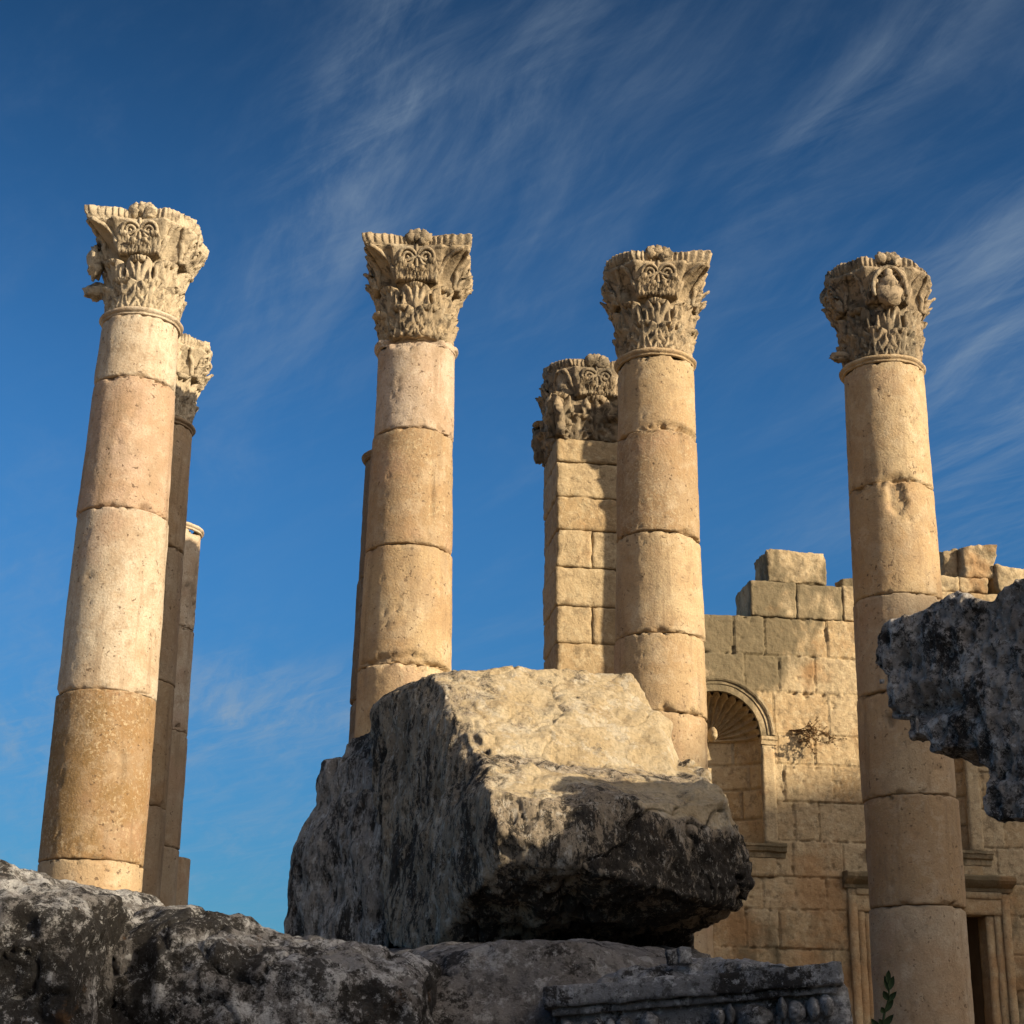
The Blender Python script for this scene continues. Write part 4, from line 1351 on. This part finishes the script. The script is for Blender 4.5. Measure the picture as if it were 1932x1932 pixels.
def broken_block():
    def bpx(pts):
        # the broken front swings round towards the sun on its right
        return [at(x, y, Y + 0.30 * max(0.0, (x - 880) / 450)) for x, y, Y in pts]

    upper = bpx([(700, 1345, 8.05), (757, 1294, 7.8), (816, 1270, 7.66), (893, 1405, 7.38),
                (860, 1264, 7.7), (950, 1254, 7.75), (1060, 1262, 7.78), (1190, 1268, 7.78), (1216, 1305, 7.72), (1272, 1442, 7.45), (1240, 1360, 7.6)])
    up_back = px([(720, 1345, 8.7), (1180, 1330, 8.9), (830, 1300, 8.6), (1150, 1300, 8.8)])
    foot = bpx([(705, 1640, 8.0), (740, 1770, 7.75), (930, 1500, 7.0), (1290, 1500, 7.1), (1310, 1700, 7.2), (900, 1700, 7.1), (1280, 1640, 8.8), (720, 1600, 8.7)])
    lower = bpx([(893, 1405, 7.38), (1000, 1425, 7.42), (1272, 1443, 7.47), (1312, 1450, 7.45), (925, 1492, 6.72), (936, 1560, 6.62), (1100, 1522, 6.55), (1372, 1512, 6.72), (1396, 1590, 6.75), (1420, 1665, 6.72),
                (938, 1625, 6.68), (1150, 1650, 6.45), (1300, 1690, 6.55), (1396, 1712, 6.8), (915, 1668, 6.8), (1330, 1738, 6.95),
                (880, 1700, 7.0), (1290, 1770, 7.4), (1010, 1735, 6.95), (1180, 1745, 6.85), (1390, 1600, 7.6), (1340, 1560, 8.2)])
    sole = bpx([(742, 1786, 7.62), (800, 1797, 7.30), (880, 1705, 7.05), (860, 1795, 7.25), (1230, 1798, 7.45), (1296, 1790, 7.5), (1250, 1740, 7.1), (980, 1760, 7.15),
               (740, 1740, 8.6), (1290, 1740, 8.7), (710, 1600, 7.95), (1300, 1600, 8.5)])

    crumbs = []
    rn_ = random.Random(6)
    for x, y, Y, r in ((905, 1408, 7.30, 0.050), (925, 1428, 7.22, 0.035), (1120, 1440, 7.36, 0.030), (1150, 1444, 7.36, 0.026), (1172, 1447, 7.36, 0.028), (1298, 1452, 7.40, 0.045), (1325, 1466, 7.3, 0.03), (1015, 1432, 7.35, 0.02)):
        c = bpx([(x, y, Y)])[0]
        crumbs.append([c + Vector((rn_.gauss(0, 1), rn_.gauss(0, 1), rn_.gauss(0, 1))).normalized() * r for _ in range(14)])

    def disp(V, N):
        leftf = np.clip(-(N[:, 0] * 0.85 + N[:, 1] * 0.4) * 1.6 - 0.2, 0, 1)
        low = smoothstep(1.35, 1.05, V[:, 2]) * (1 - leftf)
        W = V.copy(); W[:, 2] *= 0.34
        top = (1 - leftf) * (1 - low)
        d = 0.022 * fbm(V, 1.5, 4, 0.9, (3, 1, 0)) + 0.012 * fbm(V, 4.0, 5, 0.7, (1, 6, 0))
        d += leftf * (0.024 * (ridged(W, 5.0, 4, (2, 2, 0)) - 1.1) + pits(W, 13.0, (0, 3, 1), 0.035, 0.36) + pits(W, 26.0, (3, 3, 1), 0.014, 0.38))
        d += facets(V, 2.4, (1, 2, 3), 0.055) * (1 - 0.5 * leftf) + facets(V, 7.0, (4, 2, 3), 0.022) * (1 - leftf)
        d += top * (0.006 * fbm(V, 13.0, 4, 0.6, (2, 2, 5)) + cracks(V, 1.8, (6, 1, 1), 0.016, 0.02) + 0.06 * np.maximum(0, fbm(V, 3.0, 4, 0.7, (9, 9, 1)) - 0.45) + 0.010 * (ridged(V, 3.5, 4, (4, 4, 1)) - 1.0))
        d += low * (pits(V, 9.0, (4, 4, 4), 0.032, 0.42) + 0.030 * fbm(V, 3.2, 5, 0.7, (8, 8, 1)) + pits(V, 22.0, (4, 1, 4), 0.012, 0.42) + 0.012 * (ridged(V, 6.0, 4, (5, 2, 7)) - 1.0)
                    + cracks(V, 1.5, (2, 1, 8), 0.05, 0.018))
        # the weathered ledge is crumbled along its lip
        led = np.exp(-((V[:, 2] - 1.33) / 0.05) ** 2) * (1 - leftf)
        d += led * 0.035 * np.maximum(0, fbm(V, 6.0, 3, 0.8, (1, 1, 9)) - 0.05)
        return d

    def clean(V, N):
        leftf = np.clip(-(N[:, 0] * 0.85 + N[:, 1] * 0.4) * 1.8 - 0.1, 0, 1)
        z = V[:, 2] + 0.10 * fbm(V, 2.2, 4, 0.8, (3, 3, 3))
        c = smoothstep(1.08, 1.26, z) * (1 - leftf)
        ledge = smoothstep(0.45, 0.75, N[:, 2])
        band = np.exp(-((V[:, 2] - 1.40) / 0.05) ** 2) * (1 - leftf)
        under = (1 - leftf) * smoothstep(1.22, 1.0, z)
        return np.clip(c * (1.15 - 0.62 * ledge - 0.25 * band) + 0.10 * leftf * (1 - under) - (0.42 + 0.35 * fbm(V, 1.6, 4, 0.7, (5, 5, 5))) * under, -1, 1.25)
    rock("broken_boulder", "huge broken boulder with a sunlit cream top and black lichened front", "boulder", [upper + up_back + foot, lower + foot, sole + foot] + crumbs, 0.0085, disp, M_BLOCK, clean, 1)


broken_block()


def companion_block():
    a = px([(537, 1748, 8.35), (541, 1690, 8.3), (552, 1605, 8.35), (566, 1560, 8.4), (600, 1522, 8.45), (640, 1500, 8.25), (720, 1500, 7.95), (735, 1805, 7.85), (600, 1795, 8.15), (537, 1795, 8.35)])
    b = px([(598, 1540, 8.4), (600, 1476, 8.4), (613, 1436, 8.4), (642, 1426, 8.35), (700, 1440, 8.15), (720, 1560, 8.0)])
    c = px([(640, 1450, 8.35), (645, 1412, 8.35), (662, 1386, 8.35), (720, 1374, 8.25), (725, 1520, 8.05)])
    h = [q + shove(q, 0.75, 0.12, 0.0) for q in (a, b, c)]

    def disp(V, N):
        W = V.copy(); W[:, 2] *= 0.4
        return 0.04 * fbm(V, 1.8, 5, 0.8, (9, 1, 0)) + 0.022 * (ridged(W, 5.0, 4, (2, 7, 0)) - 1.1) + facets(V, 2.6, (7, 5, 3), 0.05) + pits(W, 12.0, (0, 3, 9), 0.055, 0.4) + pits(W, 25.0, (1, 1, 1), 0.022, 0.4)
    rock("pitted_boulder", "grey pitted boulder leaning behind the broken boulder's left side", "boulder", h, 0.0100, disp, M_BLOCK2, lambda V, N: 0.35 * smoothstep(1.95, 2.15, V[:, 2]), 1)


M_BLOCK2 = lichen_rock_material("pitted_boulder_stone", (0.29, 0.265, 0.24), (0.42, 0.385, 0.345), (0.62, 0.60, 0.57), 0.54, 0.5, 0.15, (1.6, 1.6, 0.6))
companion_block()


def front_disp(seed, a=1.0):
    def disp(V, N):
        return a * (0.036 * fbm(V, 1.9, 4, 0.9, (seed, 1, 0)) + 0.022 * fbm(V, 5.0, 5, 0.75, (1, seed, 0)) + pits(V, 9.0, (seed, 3, 1), 0.03) + pits(V, 24.0, (1, seed, 1), 0.016)
                    + 0.008 * (ridged(V, 9.0, 4, (seed, 2, 7)) - 1.0) + facets(V, 2.2, (seed, 5, 3), 0.05) + facets(V, 7.0, (4, seed, 3), 0.018) + cracks(V, 1.2, (seed, 2, 2), 0.03, 0.012))
    return disp


def front_stones():
    top = px([(-330, 1600, 5.0), (-120, 1620, 4.9), (0, 1634, 4.85), (80, 1646, 4.85), (170, 1670, 4.9), (232, 1692, 4.95), (246, 1722, 5.0)])
    face = px([(-330, 1700, 4.75), (0, 1700, 4.6), (130, 1720, 4.62), (140, 1760, 4.62), (225, 1760, 4.95)])
    h = top + face + down(face, GROUND) + shove(top, 0.9, 0.0, 0.03) + down(shove(top, 0.9), GROUND)
    rock("lichened_stone", "pale lichened stone with dark blotches, cut off by the lower left corner", "stone block", [h], 0.0115, front_disp(4.0), M_FORE, lambda V, N: -0.17 * np.clip(1 - 1.4 * N[:, 2], 0, 1), 2)
    top = px([(215, 1715, 5.25), (252, 1707, 5.25), (300, 1704, 5.25), (355, 1714, 5.25), (430, 1736, 5.25), (520, 1758, 5.25), (610, 1772, 5.3), (700, 1786, 5.3), (790, 1802, 5.35), (815, 1818, 5.4)])
    face = px([(215, 1790, 5.05), (430, 1800, 5.0), (620, 1850, 5.0), (760, 1870, 5.05), (806, 1850, 5.15)])
    foot = px([(215, 1925, 5.0), (790, 1932, 5.05), (430, 1932, 4.95)])
    h = top + face + foot + down(foot, GROUND) + shove(top, 1.0, 0.0, 0.02) + down(shove(top, 1.0), GROUND)
    rock("lichened_stone", "long sloping stone crusted black, white and orange along the bottom left", "stone block", [h], 0.0115, front_disp(9.0, 1.1), M_FORE, lambda V, N: -0.17 * np.clip(1 - 1.4 * N[:, 2], 0, 1), 2)
    top = px([(812, 1818, 5.75), (850, 1801, 5.7), (900, 1786, 5.65), (970, 1776, 5.65), (1050, 1777, 5.65), (1130, 1790, 5.7), (1230, 1812, 5.8), (1310, 1832, 5.9)])
    foot = px([(795, 1925, 5.5), (1050, 1925, 5.45), (1300, 1925, 5.6)])
    back = [at(560, 1800, 9.4), at(1340, 1800, 9.2), at(820, 1800, 7.0), at(1290, 1797, 7.2)]
    h = top + foot + down(foot, GROUND) + back + down(back, GROUND)
    f2 = [at(1010, 1990, 4.9), at(1640, 1990, 4.75), at(1640, 1960, 6.4), at(1010, 1960, 6.4)]
    rock("bedrock_stone", "smooth grey stone carrying the broken boulder at bottom centre", "stone block", [h, f2 + down(f2, GROUND)], 0.014, front_disp(2.0, 0.55), M_MID, None, 2)


front_stones()


def cornice_block():
    """carved entablature fragment: the moulding's profile shows on its broken end"""
    prof = [(1932, 1092), (1902, 1104), (1873, 1124), (1850, 1131), (1826, 1131), (1806, 1117), (1786, 1128), (1753, 1138), (1723, 1158), (1674, 1176), (1651, 1208), (1643, 1250), (1650, 1266),
            (1668, 1277), (1670, 1300), (1666, 1332), (1687, 1344), (1717, 1358), (1722, 1384), (1742, 1394), (1760, 1405), (1795, 1412), (1833, 1411), (1845, 1424), (1842, 1440), (1862, 1454), (1862, 1492),
            (1863, 1533), (1877, 1546), (1910, 1551), (1950, 1546)]
    A, B = (1643, 6.25), (1950, 5.75)

    def Yof(x):
        return A[1] + (B[1] - A[1]) * (x - A[0]) / (B[0] - A[0])
    P = [at(x, y, Yof(x)) for x, y in prof]
    # the mass goes on to the right of the picture and down to the ground
    r_top, r_bot = at(2230, 1040, Yof(2230)), at(2230, 1545, Yof(2230))
    P = P + [at(2010, 1545, Yof(2010)), Vector((at(2010, 1545, Yof(2010)).x, at(2010, 1545, Yof(2010)).y, GROUND)), Vector((r_bot.x, r_bot.y, GROUND)), r_top]
    ext = Vector((0.72, 0.69, 0.0)) * 0.85
    n = len(P)
    V = [list(p) for p in P] + [list(p + ext) for p in P]
    bm = bmesh.new()
    vs = [bm.verts.new(v) for v in V]
    f1 = bm.faces.new(vs[:n]); f2 = bm.faces.new(list(reversed(vs[n:])))
    for i in range(n):
        j = (i + 1) % n
        bm.faces.new((vs[j], vs[i], vs[n + i], vs[n + j]))
    bmesh.ops.triangulate(bm, faces=[f1, f2])
    bmesh.ops.recalc_face_normals(bm, faces=bm.faces)
    bm.verts.index_update()
    V = np.array([list(v.co) for v in bm.verts]); Fc = [tuple(v.index for v in f.verts) for f in bm.faces]
    bm.free()
    Acm = Acc().add(V, Fc)
    for x0, y0, x1, y1 in ((1678, 1325, 1706, 1356), (1712, 1350, 1738, 1392), (1752, 1385, 1782, 1418)):
        q = []
        for x, y in ((x0, y0), (x1, y0), (x1, y1), (x0, y1)):
            p = at(x, y, Yof(x) + 0.02)
            q += [p, p + Vector((0.72, 0.69, 0)) * 0.10]
        Acm.add(*hull(q))
    V, N, Fc = remesh(Acm.verts(), Acm.F, 0.0080, 1)
    # carved hollows of the soffit run across the end as well
    W = V.copy(); W[:, 0] *= 1.6
    end = np.clip(-(N[:, 0] * 0.5 + N[:, 1] * 0.86), 0, 1)
    d = 0.024 * fbm(V, 2.4, 4, 0.9, (4, 1, 0)) + 0.022 * fbm(V, 6.0, 5, 0.75, (1, 4, 0))
    slant = V @ np.array([[0.8, 0, 0.5], [0, 1, 0], [-0.35, 0, 0.5]])
    d += facets(V, 3.0, (1, 5, 3), 0.028) + facets(V, 8.0, (4, 5, 3), 0.012)
    d += end * (pits(slant, 15.0, (4, 3, 1), 0.05, 0.45) + pits(slant, 33.0, (4, 6, 1), 0.022, 0.42) + 0.014 * (ridged(slant, 11.0, 5, (6, 2, 7)) - 1.0))
    d += pits(V, 24.0, (1, 4, 1), 0.010)
    # weathered corona hollow
    hol = at(1735, 1335, Yof(1735)); q = V - np.array(hol)
    d -= end * 0.07 * np.exp(-(q[:, 0] / 0.12) ** 2 - (q[:, 2] / 0.035) ** 2)
    V = V + N * d[:, None]
    org = (float(V[:, 0].max()) - 0.4, float(V[:, 1].mean()), GROUND)
    o = tag(obj("cornice_block", V, Fc, M_DARK, None, org, attrs={'clean': np.zeros(len(V))}), "dark pitted cornice block jutting in from the right edge", "stone block")
    return o


cornice_block()


def carved_block():
    L, Rr = at(1026, 1862, 5.35), at(1588, 1815, 5.05)
    ex = (Rr - L).normalized()
    ez = ex.cross(Vector((-ex.y, ex.x, 0)).normalized())
    ey = Vector((0.10, 0.995, 0)).normalized()           # its broken end is cut askew
    ln = (Rr - L).length
    O = L
    th = empty("carved_block", O + ex * (ln / 2) + ey * 0.35 - ez * 0.55, "dark carved block with egg mouldings under a plain ledge at the bottom edge", "stone block")
    o = np.array(th.location)

    def P(x, y, z):
        return O + ex * x + ey * y + ez * z

    def rb(name, x0, x1, y0, y1, z0, z1, seed, bevel, amp, cellsz=0.012):
        V, Fc = rough_box(np.array(P((x0 + x1) / 2, (y0 + y1) / 2, (z0 + z1) / 2)), ((x1 - x0) / 2, (y1 - y0) / 2, (z1 - z0) / 2), (ex, ey, ez), cellsz, bevel, amp, seed, 1.0)
        V = weather(V, 0.005, 7.0, seed)
        V = weather(V, 0.003, 45.0, seed + 1)
        return obj(name, V - o, Fc, M_CARVED, th, attrs={'clean': [0.0] * len(V)})
    rb("ledge", 0.0, ln, 0.0, 0.70, -0.062, 0.0, 1, 0.008, 0.004)
    rb("fillet", 0.02, ln - 0.02, 0.022, 0.10, -0.084, -0.060, 3, 0.006, 0.003)
    rb("body", 0.035, ln + 0.01, 0.050, 0.72, -0.56, -0.055, 2, 0.02, 0.015, 0.016)
    rb("broken_end", ln - 0.16, ln + 0.03, 0.03, 0.6, -0.33, -0.145, 7, 0.03, 0.03)
    # rough top of the block
    pts = [P(0.16, 0.14, -0.01), P(0.2, 0.2, 0.03), P(0.42, 0.25, 0.055), P(0.62, 0.22, 0.045), P(0.74, 0.18, 0.028), P(0.80, 0.2, -0.01), P(0.16, 0.6, 0.02), P(0.78, 0.6, 0.05), P(0.45, 0.6, 0.08), P(0.1, 0.6, -0.02), P(0.8, 0.6, -0.02)]
    A = Acc().add(*hull(pts))
    V, N, Fc = remesh(A.verts(), A.F, 0.009, 1)
    V = V + N * (0.022 * fbm(V, 8.0, 4, 0.8, (5, 5, 1)) + pits(V, 16.0, (2, 1, 1), 0.02))[:, None]
    obj("rough_crown", V - o, Fc, M_CARVED, th, attrs={'clean': [0.0] * len(V)})
    # the carved frieze under the ledge
    cl0 = lambda V: {'clean': [0.0] * len(V)}

    def knob(nm, x, z, rx, rz, dep, sd, amp=0.18):
        V, Fc = lump(np.array(P(x, 0.045, z)), (rx, dep, rz), (ex, ey, ez), sd, amp, 26, 18)
        obj(nm, V - o, Fc, M_CARVED, th, attrs=cl0(V))

    def ribbon(nm, pts, r, sd):
        V, Fc = tube([P(x, y, z) for x, y, z in pts], r, 9)
        V = weather(V, 0.005, 14, sd)
        obj(nm, V - o, Fc, M_CARVED, th, attrs=cl0(V))
    u = ln / 562.0                                     # the ledge is 562 photo pixels long
    for i, (x, w) in enumerate(((40, 16), (72, 13), (98, 14), (124, 12), (150, 15))):
        knob("carved_bead", x * u, -0.128 - 0.008 * (i % 2), w * u, 0.030, 0.042, i)
    for i, (x, w) in enumerate(((52, 20), (92, 18), (132, 20))):
        knob("carved_bead", x * u, -0.205, w * u, 0.030, 0.05, i + 9, 0.3)
    knob("carved_egg", 200 * u, -0.130, 20 * u, 0.036, 0.055, 21)
    for cx, cz, rr, sg in ((278, -0.205, 50, 1), (178, -0.225, 34, -1)):
        pts = []
        for i in range(46):
            q = i / 45
            a = math.pi * (1.0 + 3.2 * q) * sg
            r = rr * u * (1 - 0.86 * q)
            pts.append((cx * u + r * math.cos(a), 0.046 - 0.012 * q, cz + r * math.sin(a) * 0.85))
        ribbon("carved_scroll", pts, [0.016 - 0.006 * i / 45 for i in range(46)], cx)
    knob("carved_egg", 395 * u, -0.135, 34 * u, 0.042, 0.062, 22)
    for k, rr in enumerate((46, 60)):
        ribbon("egg_border", [((395 + rr * math.cos(a)) * u, 0.046, -0.135 + rr * u * 0.92 * math.sin(a)) for a in np.linspace(math.pi * 1.0, math.pi * 2.0, 22)], 0.0105 - 0.002 * k, 40 + k)
    for i, (x, w) in enumerate(((330, 13), (352, 9), (448, 10), (472, 18), (505, 13), (528, 14))):
        knob("carved_bead", x * u, -0.126 + 0.006 * (i % 3), w * u, 0.032, 0.045, i + 50)
    for i, (x, w) in enumerate(((470, 24), (512, 20))):
        knob("carved_bead", x * u, -0.210, w * u, 0.034, 0.05, i + 60, 0.35)
    return th, P


CB, CBP = carved_block()
for i, (x, y, r) in enumerate(((1268, 1806, 0.020), (1290, 1804, 0.023))):
    c = at(x, y, 5.42)
    boulder("small_stone", ("small round stone at the left of a pair under the broken boulder's right end", "small round stone at the right of a pair under the broken boulder's right end")[i], "stone",
            (c.x, c.y, c.z), (r * 1.1, r, r * 1.3), 50 + i, M_CARVED, 0.006, 0.006, group="pebbles on the carved block")


# ------------------------------------------------------------------ plants
def dry_bush():
    root = hit(1490, 1378, W0)
    th = empty("dry_bush", root, "dry brown twiggy plant growing out of a wall joint beside the niche", "plant")
    rnd = random.Random(4)
    A = Acc()
    LV = Acc()
    o = np.array(root)

    def grow(p, d, ln, r, lev):
        pts = [p]
        q = p.copy(); dd = d.copy()
        for i in range(6):
            dd = (dd + Vector((rnd.uniform(-.3, .3), rnd.uniform(-.2, .2), rnd.uniform(-.32, .3)))).normalized()
            q = q + dd * ln / 6
            pts.append(q.copy())
            if lev < 3 and i > 0 and rnd.random() < 0.5:
                side = (dd + Vector((rnd.uniform(-.9, .9), rnd.uniform(-.5, .3), rnd.uniform(-.8, .9)))).normalized()
                grow(q, side, ln * rnd.uniform(0.4, 0.65), r * 0.6, lev + 1)
            if lev >= 2 and rnd.random() < 0.55:
                u = Vector((rnd.gauss(0, 1), rnd.gauss(0, 1), rnd.gauss(0, 1))).normalized() * 0.022
                v = u.cross(Vector((rnd.gauss(0, 1), rnd.gauss(0, 1), rnd.gauss(0, 1)))).normalized() * 0.012
                LV.add([list(q), list(q + u * 0.6 + v), list(q + u * 1.4), list(q + u * 0.6 - v)], [(0, 1, 2, 3)])
        A.add(*tube(pts, [r * (1 - 0.7 * i / 6) for i in range(7)], 5))
    for k in range(7):
        d = (E1 * rnd.uniform(0.7, 1.2) - E2 * rnd.uniform(0.3, 0.7) + EZ * rnd.uniform(-0.55, 0.35)).normalized()
        grow(Vector(root) + E1 * 0.02 * k, d, rnd.uniform(0.26, 0.46), 0.009, 0)
    obj("twigs", A.verts() - o, A.F, M_TWIG, th)
    obj("dry_leaves", LV.verts() - o, LV.F, M_TWIG, th, smooth=False)


dry_bush()


def shoot():
    Y = 4.6
    base = at(1660, 1990, Y)
    th = empty("leafy_shoot", (base.x, base.y, GROUND), "thin green leafy shoot at the bottom edge, before the yellow column", "plant")
    o = np.array(th.location)
    path = [Vector((base.x, base.y, GROUND))] + [at(x, y, Y) for x, y in ((1660, 1990), (1664, 1945), (1668, 1915), (1675, 1890), (1678, 1866), (1674, 1853))]
    V, Fc = tube(path, [0.006, 0.0045, 0.0035, 0.003, 0.0026, 0.002, 0.0012], 7)
    obj("stem", V - o, Fc, M_LEAF, th)
    rnd = random.Random(2)
    spec = [(1676, 1872, -0.25, 1), (1678, 1868, 0.30, 1), (1675, 1856, 0.0, 1), (1676, 1888, -0.5, 1), (1675, 1890, 0.85, 1), (1668, 1912, -0.8, 1.0), (1669, 1910, 0.7, 1), (1665, 1935, -0.9, 1), (1664, 1940, 0.8, 1.1), (1663, 1948, -0.7, 1.1)]
    for x, y, side, k in spec:
        p = at(x, y, Y)
        d = Vector((side, rnd.uniform(-0.3, 0.3), 1.0)).normalized()
        ln, w = 0.034 * k * rnd.uniform(0.6, 1.2), 0.0075 * k * rnd.uniform(0.8, 1.15)
        t = d.cross(Vector((0.2 * rnd.uniform(-1, 1), 1, 0))).normalized()
        nrm = d.cross(t)
        V, n = [], 9
        for i in range(n):
            q = i / (n - 1)
            ww = w * math.sin(math.pi * min(1, q * 0.97 + 0.03)) ** 0.8
            c = p + d * (ln * q) + nrm * (0.010 * q * q)
            for e in (-1, -0.5, 0, 0.5, 1):
                V.append(list(c + t * (ww * e) + nrm * (0.004 * abs(e))))
        o_ = obj("leaf", np.array(V) - o, grid_faces(n, 5), M_LEAF, th)


shoot()
